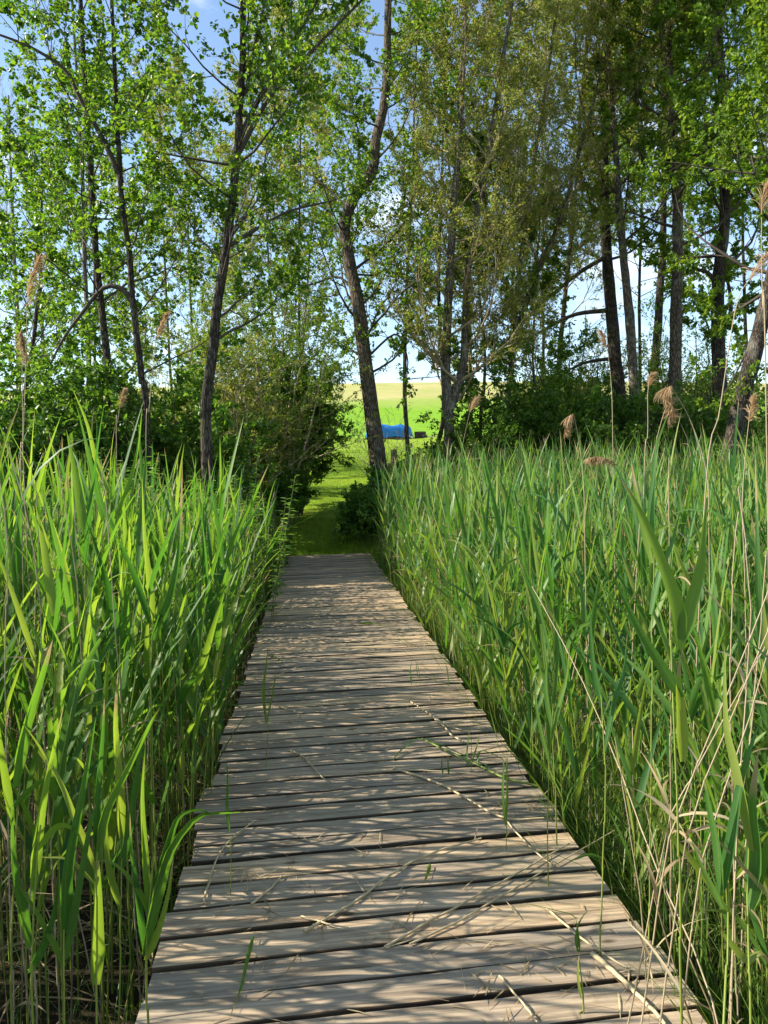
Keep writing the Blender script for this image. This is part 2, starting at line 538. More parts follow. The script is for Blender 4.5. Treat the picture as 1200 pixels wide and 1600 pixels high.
def tubes(mb, P, R, K=4, mi=0, cap=False):
    """P (N,M,3) polylines, R (N,M) radii"""
    P = np.asarray(P, float)
    R = np.asarray(R, float)
    if P.ndim == 2:
        P, R = P[None], R[None]
    n, m, _ = P.shape
    T = norm(np.gradient(P, axis=1))
    ref = np.where(np.abs(T[:, :1, 2:3]) > 0.9, np.array([1.0, 0, 0]), np.array([0, 0, 1.0]))
    ref = np.broadcast_to(ref, T.shape)
    A = norm(np.cross(T, ref))
    B = np.cross(T, A)
    th = np.arange(K) * 2 * PI / K
    V = P[:, :, None] + R[:, :, None, None] * (A[:, :, None] * np.cos(th)[None, None, :, None] + B[:, :, None] * np.sin(th)[None, None, :, None])
    i = np.arange(n)[:, None, None] * (m * K)
    j = np.arange(m - 1)[None, :, None] * K
    k = np.arange(K)[None, None, :]
    k2 = (k + 1) % K
    f = np.stack([i + j + k, i + j + k2, i + j + K + k2, i + j + K + k], -1).reshape(-1, 4)
    mb.add(V.reshape(-1, 3), f, mi)
    if cap:
        for e in (0, m - 1):
            ring = V[:, e].reshape(-1, 3)
            idx = np.arange(n * K).reshape(n, K)
            mb.add(ring, idx if e else idx[:, ::-1], mi)


def ribbons(mb, base, az, el, bend, L, Wd, S=6, twist=None, roll=None, keel=0.18, mi=0, prof=0):
    """long grass-like leaves that rise and arch over"""
    n = len(base)
    t = np.linspace(0, 1, S + 1)
    tm = (t[:-1] + t[1:]) / 2
    ang = el[:, None] - bend[:, None] * tm[None] ** 1.4
    st = (L / S)[:, None]
    h = np.concatenate([np.zeros((n, 1)), np.cumsum(np.cos(ang) * st, 1)], 1)
    v = np.concatenate([np.zeros((n, 1)), np.cumsum(np.sin(ang) * st, 1)], 1)
    ca, sa = np.cos(az)[:, None], np.sin(az)[:, None]
    C = base[:, None] + np.stack([ca * h, sa * h, v], -1)
    T = norm(np.gradient(C, axis=1))
    side = np.broadcast_to(np.stack([-sa, ca, 0 * sa], -1), C.shape)
    nor = np.cross(T, side)
    tw = (0 if roll is None else roll[:, None]) + (0 if twist is None else twist[:, None] * t[None])
    tw = np.broadcast_to(tw, (n, S + 1))[..., None]
    side2 = side * np.cos(tw) + nor * np.sin(tw)
    nor2 = np.cross(T, side2)
    strips(mb, C, side2, nor2, Wd, t, keel, mi, prof)


def strips(mb, C, side, nor, Wd, t, keel=0.18, mi=0, prof=0):
    n, m, _ = C.shape
    if prof == 0:
        w = np.minimum(0.42 + 3.2 * t, 1.0) * (1 - t) ** 0.75
        w = np.where(t < 0.999, np.maximum(w, 0.02), 0.012)
    else:
        w = np.sin(PI * np.clip(t * 0.94 + 0.05, 0, 1)) ** 0.8
    hw = (Wd[:, None] * w[None] * 0.5)[..., None]
    if keel:
        V = np.stack([C - side * hw + nor * hw * keel, C - nor * hw * keel, C + side * hw + nor * hw * keel], 2)
        K = 3
    else:
        V = np.stack([C - side * hw, C + side * hw], 2)
        K = 2
    i = np.arange(n)[:, None, None] * (m * K)
    j = np.arange(m - 1)[None, :, None] * K
    k = np.arange(K - 1)[None, None, :]
    f = np.stack([i + j + k, i + j + k + 1, i + j + K + k + 1, i + j + K + k], -1).reshape(-1, 4)
    bl = np.zeros((n, m, K, 3), np.float32)
    bl[..., 0] = t[None, :, None]
    bl[..., 1] = np.abs(np.linspace(-1, 1, K))[None, None] if K == 3 else 0.6
    bl[..., 2] = 1
    mb.add(V.reshape(-1, 3), f, mi, bl.reshape(-1, 3))


def leaves(mb, P, D, Nn, L, Wd, mi=0, fold=0.25, droop=0.15, narrow=False):
    """small broad leaves: two halves folded along the midrib"""
    n = len(P)
    if n == 0:
        return
    D = norm(D)
    S = norm(np.cross(D, Nn))
    U = np.cross(S, D)
    L = L[:, None]
    w = Wd[:, None] * 0.5
    if narrow:
        a, b, wa, wb = 0.3, 0.65, 1.0, 0.8
    else:
        a, b, wa, wb = 0.28, 0.72, 0.92, 0.78
    b0 = P
    tip = P + D * L - U * L * droop
    l1 = P + D * L * a - S * w * wa + U * w * fold
    l2 = P + D * L * b - S * w * wb + U * (w * fold - L * droop * 0.5)
    r1 = P + D * L * a + S * w * wa + U * w * fold
    r2 = P + D * L * b + S * w * wb + U * (w * fold - L * droop * 0.5)
    V = np.stack([b0, l1, l2, tip, r2, r1], 1).reshape(-1, 3)
    i = np.arange(n)[:, None] * 6
    f = np.concatenate([i + np.array([[0, 3, 2, 1]]), i + np.array([[0, 5, 4, 3]])], 0)
    mb.add(V, f, mi)


def smooth_line(pts, n):
    """Catmull-Rom through the points, n samples"""
    pts = np.asarray(pts, float)
    p = np.concatenate([[2 * pts[0] - pts[1]], pts, [2 * pts[-1] - pts[-2]]])
    k = len(pts) - 1
    u = np.linspace(0, k - 1e-6, n)
    i = u.astype(int)
    f = (u - i)[:, None]
    a, b, c, d = p[i], p[i + 1], p[i + 2], p[i + 3]
    return 0.5 * (2 * b + (c - a) * f + (2 * a - 5 * b + 4 * c - d) * f ** 2 + (3 * b - a - 3 * c + d) * f ** 3)


# ------------------------------------------------------------------ ground
PROF = [(-80, -0.55), (0, -0.5), (11.0, -0.45), (13.2, -0.25), (14.4, -0.07), (17, 0.42), (20, 0.92), (28, 1.78), (40, 2.70), (62, 4.25), (63, 4.3),
        (100, 8.7), (150, 18.0), (165, 20.0), (200, 21.0), (400, 14.0)]
PX, PZ = np.array(PROF).T


def zg(x, y):
    x, y = np.asarray(x, float), np.asarray(y, float)
    z = np.interp(y, PX, PZ)
    far = np.clip((y - 60) / 100, 0, 1)
    z = z + far * (0.9 * np.sin(x * 0.021 + 0.6) - 0.012 * x)
    near = np.clip((y - 13) / 6, 0, 1) * (1 - np.clip((y - 50) / 40, 0, 1))
    z = z + near * (0.05 * np.sin(x * 1.3 + y * 0.7) + 0.04 * np.sin(y * 1.9 - x * 0.6))
    return z


xs = np.concatenate([np.linspace(-420, -40, 24), np.linspace(-36, 36, 91), np.linspace(40, 420, 24)])
ys = np.concatenate([np.linspace(-80, 0, 9), np.linspace(1, 45, 111), np.linspace(47, 210, 83), np.linspace(220, 420, 11)])
GX, GY = np.meshgrid(xs, ys)
GZ = zg(GX, GY) + rng.normal(0, 0.012, GX.shape) * (np.abs(GX) < 40)
mb = MB()
nx, ny = len(xs), len(ys)
ii, jj = np.meshgrid(np.arange(ny - 1), np.arange(nx - 1), indexing='ij')
q = (ii * nx + jj).ravel()
mb.add(np.stack([GX, GY, GZ], -1).reshape(-1, 3), np.stack([q, q + 1, q + nx + 1, q + nx], -1))
tag(mb.build('ground', M['ground']), kind='structure')


def path_x(y):
    """centre line of the mown grass path beyond the boardwalk"""
    return np.interp(y, [13, 16, 22, 30, 60], [0.05, 0.02, 0.25, 0.9, 3.2])


# short grass on the path and the bank
n = 46000
gy = 13.6 + 26 * rng.random(n) ** 1.5
gx = path_x(gy) + rng.normal(0, 1.0, n) * (0.7 + 0.12 * (gy - 13))
B = np.stack([gx, gy, zg(gx, gy) - 0.01], -1)
mb = MB()
sz = (0.035 + 0.05 * rng.random(n)) * (1 + 0.03 * (gy - 13))
ribbons(mb, B, rng.random(n) * 2 * PI, np.radians(50 + 35 * rng.random(n)), rng.random(n) * 0.8, sz, 0.005 + 0.006 * rng.random(n) + 0.0002 * (gy - 13), S=2, keel=0)
n = 3800
gx = rng.uniform(-0.9, 1.2, n)
gy = 14.28 + np.abs(rng.normal(0, 0.5, n))
B = np.stack([gx, gy, zg(gx, gy) - 0.01], -1)
ribbons(mb, B, rng.random(n) * 2 * PI, np.radians(50 + 38 * rng.random(n)), rng.gamma(2, 0.3, n), rng.uniform(0.05, 0.24, n) * np.where(np.abs(gx - 0.05) < 0.5, 0.6, 1.0), rng.uniform(0.006, 0.012, n), S=4, keel=0)
tag(mb.build('grass', M['grass']), 'short mown grass on the path beyond the boardwalk', 'grass', kind='stuff')

# ------------------------------------------------------------------ boardwalk
PL_END = 14.25
DL0, DR0 = on_z(205, 1600, 0), on_z(1110, 1600, 0)
DL1, DR1 = on_z(440, 880, 0), on_z(580, 868, 0)


def edge_l(y):
    return DL0[0] + (DL1[0] - DL0[0]) * (y - DL0[1]) / (DL1[1] - DL0[1])


def edge_r(y):
    return DR0[0] + (DR1[0] - DR0[0]) * (y - DR0[1]) / (DR1[1] - DR0[1])


print('deck', edge_l(2), edge_l(14), edge_r(2), edge_r(14), DL1, DR1)
SKEW = math.tan(math.radians(2.2))
walk = empty('boardwalk', (0.3, 7, 0))
WO = np.array([0.3, 7, 0])
tag(walk, 'weathered plank boardwalk running between the reeds to the grass path', 'boardwalk')
mb = MB()
prng = np.random.default_rng(11)
y = -1.2
while y < PL_END:
    w = prng.choice([0.122, 0.130, 0.136, 0.139, 0.144])
    gap = prng.uniform(0.012, 0.016)
    xl = edge_l(y) + prng.normal(0, 0.012)
    xr = edge_r(y) + prng.normal(0, 0.012)
    ns = 12
    xs_ = np.linspace(xl, xr, ns)
    c = 0.0035
    th = 0.038
    prof = np.array([(-w / 2, -th), (-w / 2, -c), (-w / 2 + c * 0.35, -c * 0.3), (-w / 2 + c, 0), (w / 2 - c, 0), (w / 2 - c * 0.35, -c * 0.3), (w / 2, -c), (w / 2, -th)])
    cup = prng.normal(0, 0.0012)
    dz = prng.normal(0, 0.0010)
    tilt = prng.normal(0, 0.003)
    rot = SKEW + prng.normal(0, 0.0014)
    ph = prng.random() * 6
    wav = 0.0018 * np.sin(xs_ * 5 + ph) + 0.0012 * np.sin(xs_ * 13 + ph * 2)
    ydev = 0.0022 * np.sin(xs_ * 3.1 + ph) + 0.0015 * np.sin(xs_ * 9 + ph * 3) + prng.normal(0, 0.0008, ns)
    V = np.zeros((ns, 8, 3))
    V[:, :, 0] = xs_[:, None]
    V[:, :, 1] = y + prof[None, :, 0] + (xs_[:, None] - 0.3) * rot + ydev[:, None] * np.sign(prof[None, :, 0])
    V[:, :, 2] = prof[None, :, 1] + dz + wav[:, None] + tilt * prof[None, :, 0]
    K = 8
    j = np.arange(ns - 1)[:, None] * K
    k = np.arange(K)[None]
    f = np.stack([j + k, j + (k + 1) % K, j + K + (k + 1) % K, j + K + k], -1).reshape(-1, 4)
    V = V.reshape(-1, 3)
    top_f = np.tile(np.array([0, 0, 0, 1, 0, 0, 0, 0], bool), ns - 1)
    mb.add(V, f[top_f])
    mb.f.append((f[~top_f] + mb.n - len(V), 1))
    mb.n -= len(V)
    mb.f.append((np.array([list(range(7, -1, -1)), [(ns - 1) * K + q for q in range(8)]], np.int32) + mb.n, 0))
    mb.n += len(V)
    y += w + gap
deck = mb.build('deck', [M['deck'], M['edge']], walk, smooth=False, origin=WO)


def box(mb, lo, hi, mi=0):
    lo, hi = np.array(lo, float), np.array(hi, float)
    c = np.array([[0, 0, 0], [1, 0, 0], [1, 1, 0], [0, 1, 0], [0, 0, 1], [1, 0, 1], [1, 1, 1], [0, 1, 1]])
    f = [[0, 3, 2, 1], [4, 5, 6, 7], [0, 1, 5, 4], [1, 2, 6, 5], [2, 3, 7, 6], [3, 0, 4, 7]]
    mb.add(lo + c * (hi - lo), f, mi)


for fx in (0.16, 1.0 - 0.16, 0.5):
    b_ = MB()
    xa, xb = [edge_l(yy) + fx * (edge_r(yy) - edge_l(yy)) for yy in (-1.1, PL_END - 0.1)]
    V = np.array([[xa - .04, -1.1, -.2], [xa + .04, -1.1, -.2], [xb + .04, PL_END - .1, -.2], [xb - .04, PL_END - .1, -.2],
                  [xa - .04, -1.1, -.043], [xa + .04, -1.1, -.043], [xb + .04, PL_END - .1, -.043], [xb - .04, PL_END - .1, -.043]])
    b_.add(V, [[0, 3, 2, 1], [4, 5, 6, 7], [0, 1, 5, 4], [1, 2, 6, 5], [2, 3, 7, 6], [3, 0, 4, 7]])
    b_.build('stringer', M['beam'], walk, smooth=False, origin=WO)
for yy in (0.5, 3.5, 6.5, 9.5, 12.5):
    for e in (edge_l(yy) + 0.14, edge_r(yy) - 0.14):
        b_ = MB()
        tubes(b_, [[(e, yy, -0.9), (e, yy, -0.21)]], [[0.05, 0.05]], 10, cap=True)
        b_.build('post', M['beam'], walk, origin=WO)


# ------------------------------------------------------------------ trees
DENS = 2.6      # leaves per twig, overall


class Grow:
    def __init__(s, seed, leaf_mat_, leaf_len, leaf_w, per_twig, narrow=False):
        s.r = np.random.default_rng(seed)
        s.tw = {}
        s.LP, s.LD = [], []
        s.lm, s.ll, s.lw, s.pt, s.narrow = leaf_mat_, leaf_len, leaf_w, per_twig, narrow
        s.minr = 0.0052 if leaf_mat_ is M.get('willow') or leaf_mat_ is None else 0.0032

    def limb(s, store, p0, d0, L, r0, level, kids=(6, 5), up=0.15, wig=0.22, leafy=True, kfac=(0.5, 0.42), spread=0.75):
        """a branch of falling order; store keeps its tubes, the leaves go to the crown"""
        r = s.r
        m = (7, 5, 4)[min(level, 2)]
        p = np.array(p0, float)
        d = d0 / np.linalg.norm(d0)
        pts = [p]
        for i in range(m - 1):
            d = d + r.normal(0, wig, 3) * (0.8 if level else 0.6)
            d[2] += up * (1 if level < 2 else 0.3)
            d /= np.linalg.norm(d)
            p = p + d * L / (m - 1)
            pts.append(p)
        pts = np.array(pts)
        rad = r0 * (1 - 0.82 * np.linspace(0, 1, m))
        store.setdefault((m, (6, 4, 3)[min(level, 2)]), []).append((pts, rad))
        if level >= len(kids):
            if leafy:
                s.twig_leaves(pts)
            return pts
        nk = kids[level]
        for q in range(nk):
            f = 0.22 + 0.78 * (q + r.random()) / nk
            i = min(int(f * (m - 1)), m - 2)
            fr = f * (m - 1) - i
            a = pts[i] * (1 - fr) + pts[i + 1] * fr
            t = norm(pts[i + 1] - pts[i])
            ax = r.normal(0, 1, 3)
            ax = norm(ax - t * (ax @ t))
            dd = t * (1 - spread * 0.5) + ax * spread
            s.limb(store, a, dd, L * kfac[min(level, 1)] * (1.15 - 0.5 * f) * r.uniform(0.7, 1.25), max(r0 * (1 - 0.8 * f) * 0.55, s.minr), level + 1, kids, up, wig, leafy, kfac, spread)
        if leafy and level == len(kids) - 1:
            s.twig_leaves(pts[-3:])
        return pts

    def twig_leaves(s, pts, k=None):
        r = s.r
        k = k or max(1, int(s.pt * DENS * r.uniform(0.5, 1.5)))
        m = len(pts)
        f = r.random(k) ** 0.8 * (m - 1.001)
        i = f.astype(int)
        fr = (f - i)[:, None]
        P = pts[i] * (1 - fr) + pts[i + 1] * fr
        t = norm(pts[i + 1] - pts[i])
        D = t * 0.5 + r.normal(0, 0.6, (k, 3))
        D[:, 2] -= 0.15
        s.LP.append(P + r.normal(0, 0.02, (k, 3)))
        s.LD.append(D)

    def crown(s, mb, mi=0, keep=None):
        if not s.LP:
            return
        P, D = np.concatenate(s.LP), np.concatenate(s.LD)
        if keep is not None:
            q = keep(P)
            P, D = P[q], D[q]
        n = len(P)
        Nn = s.r.normal(0, 0.55, (n, 3))
        Nn[:, 2] += 0.8
        L = s.ll * s.r.uniform(0.45, 1.3, n)
        leaves(mb, P, D, Nn, L, L * s.lw * s.r.uniform(0.8, 1.15, n), mi, narrow=s.narrow)


def put(mb, store, mi=0):
    for (m, K), L in store.items():
        tubes(mb, np.array([a for a, _ in L]), np.array([b for _, b in L]), K, mi)


def trunk_mesh(name, pts, rad, mat, parent, org, seed, flare=0.5):
    """trunk with an uneven girth and a root flare"""
    r = np.random.default_rng(seed)
    n = 40
    C = smooth_line(pts, n)
    C += np.cumsum(r.normal(0, 0.006, (n, 3)), 0) * np.array([1, 1, 0])
    R = np.interp(np.linspace(0, 1, n), np.linspace(0, 1, len(rad)), rad)
    hh = C[:, 2] - C[0, 2]
    R = R * (1 + flare * np.exp(-hh / 0.25)) * (1 + r.normal(0, 0.03, n))
    K = 14
    T = norm(np.gradient(C, axis=0))
    A = norm(np.cross(T, np.array([0, 1.0, 0.05])))
    B_ = np.cross(T, A)
    th = np.arange(K) * 2 * PI / K
    bump = 1 + 0.06 * np.sin(3 * th[None] + hh[:, None] * 1.7 + seed) + r.normal(0, 0.018, (n, K))
    V = C[:, None] + (R[:, None] * bump)[..., None] * (A[:, None] * np.cos(th)[None, :, None] + B_[:, None] * np.sin(th)[None, :, None])
    mb = MB()
    j = np.arange(n - 1)[:, None] * K
    k = np.arange(K)[None]
    f = np.stack([j + k, j + (k + 1) % K, j + K + (k + 1) % K, j + K + k], -1).reshape(-1, 4)
    mb.add(V.reshape(-1, 3), f)
    mb.build(name, mat, parent, origin=org)
    return C, R


def traced(pts, d):
    return np.array([at(a[0], a[1], d if len(a) < 3 else a[2]) for a in pts])


def tree(name, label, pix, d, wpx, bark, leafmat, seed, n_limbs=22, limb_len=(1.4, 2.6), z0=2.6, leaf=(0.075, 0.85), per_twig=7,
         kids=(6, 4), up=0.12, group=None, traced_limbs=(), twigmat='twig_dark', extra_top=3.0, cat='tree', narrow=False, forks=(), parts=True,
         bias=None, wig=0.22, keep=None, limb_r=0.32, low_sparse=0.0):
    P = traced(pix, d)
    base = P[0].copy()
    g = zg(base[0], base[1])
    if base[2] > g:
        base = np.array([base[0] + (base[0] - P[1][0]) * 0.2, base[1], g - 0.15])
        P = np.concatenate([[base], P])
    top = P[-1] + norm(P[-1] - P[-2]) * extra_top
    P = np.concatenate([P, [top]])
    r = np.random.default_rng(seed)
    rb = wpx * 0.74 / 2 / F_PX * d
    H = P[:, 2] - P[0, 2]
    rad = rb * (1 - 0.78 * (H / H[-1]) ** 1.1)
    org = base
    root = empty(name, org)
    tag(root, label, cat, group)
    C, R = trunk_mesh('trunk', P, rad, M[bark], root, org, seed)
    g_ = Grow(seed + 100, M[leafmat], leaf[0], leaf[1], per_twig, narrow)
    stores = []
    for fk in forks:                      # stems that leave the trunk
        FP = traced(fk[0], d)
        FC, FR = trunk_mesh('fork', np.concatenate([FP, [FP[-1] + norm(FP[-1] - FP[-2]) * extra_top * 0.6]]), np.linspace(fk[1], fk[1] * 0.3, len(FP) + 1) / 2 / F_PX * d, M[bark], root, org, seed + 5, 0.0)
        for q in range(int(n_limbs * 0.6)):
            i = r.integers(8, 39)
            if FC[i, 2] < z0: continue
            st = {}
            a = r.random() * 2 * PI
            dd = np.array([math.cos(a), math.sin(a), r.uniform(0.0, 0.9)])
            g_.limb(st, FC[i], dd, r.uniform(*limb_len) * 0.8, max(FR[i] * 0.4, 0.008), 0, kids, up, wig)
            stores.append(st)
    for tl in traced_limbs:
        TP = traced(tl[0], d)
        n_ = 14
        tc_ = smooth_line(TP, n_)
        tc_[:, 1] += np.linspace(0, r.uniform(-0.6, 0.6), n_)
        st = {(n_, 7): [(tc_, np.linspace(tl[1], tl[1] * 0.35, n_) / 2 / F_PX * d)]}
        LL = np.linalg.norm(np.diff(tc_, axis=0), axis=1).sum()
        for q in range(int(4 + LL * 3.0)):
            i = r.integers(3, n_)
            t_ = norm(tc_[min(i, n_ - 1)] - tc_[i - 1])
            dd = t_ * 0.6 + r.normal(0, 0.6, 3)
            g_.limb(st, tc_[i], dd, r.uniform(0.5, 1.1), 0.008, 1, kids, up, wig)
        stores.append(st)
    zt = C[:, 2]
    for q in range(n_limbs):
        f = (q + r.random()) / n_limbs
        z = z0 + (zt[-1] - 0.2 - z0) * f
        if low_sparse and r.random() < low_sparse * (1 - f) ** 2:
            continue
        i = int(np.clip(np.searchsorted(zt, z), 1, len(C) - 1))
        a = q * 2.4 + r.normal(0, 0.4)
        dd = np.array([math.cos(a), math.sin(a), r.uniform(0.0, 0.75)])
        if bias is not None:
            dd = dd + np.array(bias)
        st = {}
        LL = r.uniform(*limb_len) * (1 - 0.5 * f ** 2)
        g_.limb(st, C[i], dd, LL, max(R[i] * limb_r, 0.008), 0, kids, up, wig)
        stores.append(st)
    if parts:
        for st in stores:
            b_ = MB()
            put(b_, st)
            b_.build('branch', M[bark] if twigmat is None else M[twigmat], root, origin=org)
    else:
        b_ = MB()
        for st in stores:
            put(b_, st)
        if stores:
            b_.build('branchwork', M[twigmat or bark], root, origin=org)
    if per_twig:
        b_ = MB()
        g_.crown(b_, keep=keep)
        if b_.n:
            b_.build('crown', M[leafmat], root, origin=org)
    return root


def shrub(name, label, x, y, rx, h, leafmat, seed, n_stem=9, leaf=(0.06, 0.6), per_twig=8, kids=(7, 5), group=None, cat='shrub', twigmat='twig',
          narrow=False, lean=(0, 0), ry=None, z=None, up=0.1, kfac=(0.42, 0.4)):
    z = zg(x, y) - 0.05 if z is None else z
    org = np.array([x, y, z])
    root = empty(name, org)
    tag(root, label, cat, group)
    g_ = Grow(seed, M[leafmat], leaf[0], leaf[1], per_twig, narrow)
    r = g_.r
    st = {}
    ry = ry or rx
    for q in range(n_stem):
        a = q * 2.399 + r.normal(0, 0.3)
        rr = math.sqrt((q + 0.5) / n_stem)
        b0 = org + np.array([math.cos(a) * rx * rr * 0.45, math.sin(a) * ry * rr * 0.45, 0])
        b0[2] = zg(b0[0], b0[1]) - 0.03 if z is not None else z
        tip = org + np.array([math.cos(a) * rx * rr * 0.9 + lean[0], math.sin(a) * ry * rr * 0.9 + lean[1], h * 1.12 * (1 - 0.38 * rr ** 2) * r.uniform(0.8, 1.0)])
        v = tip - b0
        L = np.linalg.norm(v)
        g_.limb(st, b0, v / L, L, 0.010 + 0.006 * L, 0, kids, up * 0.5, 0.16, kfac=kfac, spread=0.85)
    b_ = MB()
    put(b_, st)
    b_.build('stem', M[twigmat], root, origin=org)
    b_ = MB()
    g_.crown(b_)
    b_.build('foliage', M[leafmat], root, origin=org)
    return root


def px_xy(px, d):
    p = at(px, 740, d)
    return p[0], p[1]


# --- the alders standing in the left bank
tree('alder_tree', 'dark alder trunk second from the left edge, leaning slightly left', [(176, 640), (165, 560), (146, 380), (136, 220), (126, 60), (122, -60)], 11.5, 20,
     'bark_dark', 'alder', 21, n_limbs=30, limb_len=(1.3, 2.5), z0=2.6, leaf=(0.062, 0.82), per_twig=6, kids=(6, 4))
tree('alder_tree', 'slim alder with a long bare limb reaching to the upper left corner', [(228, 630), (222, 590), (205, 450), (194, 340), (186, 240), (178, 110), (172, -60)], 11.0, 17,
     'bark_dark', 'alder', 22, n_limbs=26, limb_len=(1.2, 2.3), z0=2.8, leaf=(0.062, 0.82), per_twig=6, kids=(6, 4),
     traced_limbs=[([(190, 285), (165, 225), (128, 160), (105, 115), (50, 80), (-20, 55)], 9), ([(206, 470), (188, 450), (160, 452), (125, 495), (100, 530), (80, 570)], 9)])
tree('alder_tree', 'alder with a thick dark trunk leaning right, nearest to the grass path on the left', [(322, 660), (328, 600), (345, 450), (358, 370), (371, 250), (379, 120), (382, -30)], 10.5, 27,
     'bark_dark', 'alder', 23, n_limbs=30, limb_len=(1.2, 2.4), z0=3.2, leaf=(0.062, 0.82), per_twig=6, kids=(6, 4),
     traced_limbs=[([(374, 215), (405, 150), (450, 70), (490, 0), (520, -60)], 9), ([(373, 240), (420, 160), (470, 110), (530, 55), (600, -10)], 8),
                   ([(356, 385), (400, 355), (450, 325), (520, 305)], 7), ([(384, 150), (395, 90), (415, 10), (430, -60)], 7)])
tree('alder_tree', 'pale slender trunk standing just behind the second alder on the left', [(140, 640), (138, 560), (134, 430), (130, 250), (118, 40)], 15.5, 13,
     'bark_pale', 'alder', 24, n_limbs=16, limb_len=(1.2, 2.2), z0=4.5, leaf=(0.062, 0.82), per_twig=6, kids=(5, 4), parts=False)
tree('alder_tree', 'leafy alder at the far left, its trunk hidden low in the bushes', [(30, 700), (40, 600), (58, 470), (60, 380)], 13.0, 15,
     'bark_dark', 'alder', 25, n_limbs=18, limb_len=(1.0, 1.9), z0=2.2, leaf=(0.062, 0.82), per_twig=6, kids=(5, 4), extra_top=1.5, low_sparse=0.3)

# --- the centre
tree('alder_tree', 'tall crooked alder with lichened bark standing right where the boardwalk ends', [(606, 800), (596, 740), (582, 640), (572, 560), (564, 480), (548, 405), (541, 350), (556, 308), (584, 268), (590, 220), (606, 140), (610, 0)], 16.5, 36,
     'bark_mid', 'alder', 31, n_limbs=42, limb_len=(1.4, 3.0), z0=3.3, low_sparse=0.25, limb_r=0.2, leaf=(0.062, 0.8), per_twig=6, kids=(6, 5),
     traced_limbs=[([(563, 470), (530, 430), (480, 440), (430, 430)], 5), ([(556, 420), (600, 380), (640, 330)], 5), ([(572, 560), (620, 520), (640, 560), (634, 590)], 4)])
tree('young_tree', 'thin straight grey sapling just right of the blue tarp', [(636, 745), (634, 690), (630, 600), (634, 450), (642, 300), (648, 120)], 18.0, 10,
     'bark_pale', 'alder', 32, n_limbs=18, limb_len=(0.9, 1.7), z0=3.4, leaf=(0.08, 0.8), per_twig=6, kids=(5, 4), low_sparse=0.4)
tree('young_tree', 'thin sapling with a curved foot, left of the forked tree', [(672, 735), (682, 690), (691, 640), (689, 560), (684, 450), (690, 250)], 18.0, 11,
     'bark_mid', 'alder', 33, n_limbs=18, limb_len=(0.9, 1.7), z0=3.2, leaf=(0.08, 0.8), per_twig=6, kids=(5, 4), low_sparse=0.4)
tree('willow_tree', 'forked pale grey willow in the middle with a wide thicket of bare yellowish twigs', [(699, 730), (701, 680), (700, 620), (697, 540), (703, 400), (716, 220), (724, 60)], 16.5, 24,
     'bark_pale', 'willow', 34, n_limbs=40, limb_len=(1.8, 3.2), z0=2.6, leaf=(0.06, 0.42), per_twig=7, kids=(9, 7), twigmat='twig', narrow=True, up=0.22,
     forks=[([(702, 640), (714, 610), (726, 560), (733, 420), (764, 250), (790, 80)], 16)])
tree('willow_tree', 'willow right of centre whose fine brown twigs arch over the reeds', [(786, 720), (792, 640), (802, 540), (812, 430), (835, 260), (860, 80)], 17.5, 15,
     'bark_mid', 'willow', 35, n_limbs=32, limb_len=(1.8, 3.2), z0=2.8, leaf=(0.06, 0.42), per_twig=7, kids=(9, 7), twigmat='twig', narrow=True, up=0.2,
     forks=[([(800, 560), (830, 450), (880, 330), (920, 180)], 11)])
tree('willow_tree', 'twiggy willow filling the gap left of the big trunks on the right', [(868, 720), (872, 640), (880, 520), (900, 330), (915, 120)], 19.5, 13,
     'bark_mid', 'willow', 36, n_limbs=22, limb_len=(1.8, 3.0), z0=5.0, leaf=(0.06, 0.42), per_twig=6, kids=(7, 6), twigmat='twig', narrow=True, up=0.2, parts=False)

tree('young_tree', 'leafy sapling with slanting twigs just right of the forked willow', [(752, 730), (750, 650), (756, 560), (748, 450), (755, 330)], 17.2, 9,
     'bark_mid', 'alder', 37, n_limbs=22, limb_len=(0.9, 1.8), z0=2.6, leaf=(0.065, 0.75), per_twig=7, kids=(6, 4), extra_top=1.5)
tree('young_tree', 'slim sapling between the willow right of centre and the twiggy willow', [(836, 730), (838, 650), (832, 560), (838, 430)], 18.0, 9,
     'bark_mid', 'alder', 38, n_limbs=20, limb_len=(0.9, 1.8), z0=2.6, leaf=(0.065, 0.75), per_twig=7, kids=(6, 4), extra_top=1.5)

# --- the big trunks on the right
tree('oak_tree', 'thick dark trunk, leftmost of the big trunks on the right', [(972, 690), (966, 600), (957, 500), (949, 400), (944, 250), (948, 40)], 19.0, 32,
     'bark_dark', 'willow', 41, n_limbs=26, limb_len=(1.8, 3.4), z0=6.0, leaf=(0.07, 0.6), per_twig=7, kids=(6, 5),
     traced_limbs=[([(950, 485), (900, 490), (850, 515), (800, 540)], 8), ([(958, 560), (920, 565), (885, 580)], 7), ([(948, 400), (900, 430), (840, 480), (800, 520)], 8)])
tree('oak_tree', 'mottled sunlit trunk leaning left against the leftmost big trunk on the right', [(996, 700), (992, 620), (985, 530), (977, 440), (968, 340), (955, 150)], 18.2, 25,
     'bark_pale', 'willow', 42, n_limbs=22, limb_len=(1.6, 3.0), z0=6.4, leaf=(0.07, 0.6), per_twig=7, kids=(6, 5))
tree('oak_tree', 'narrow dark trunk in the background between the sunlit trunks on the right', [(1018, 680), (1022, 580), (1029, 470), (1034, 370), (1036, 180)], 22.0, 22,
     'bark_dark', 'oak', 43, n_limbs=22, limb_len=(1.8, 3.2), z0=7.5, leaf=(0.085, 0.6), per_twig=12, kids=(6, 5), parts=False)
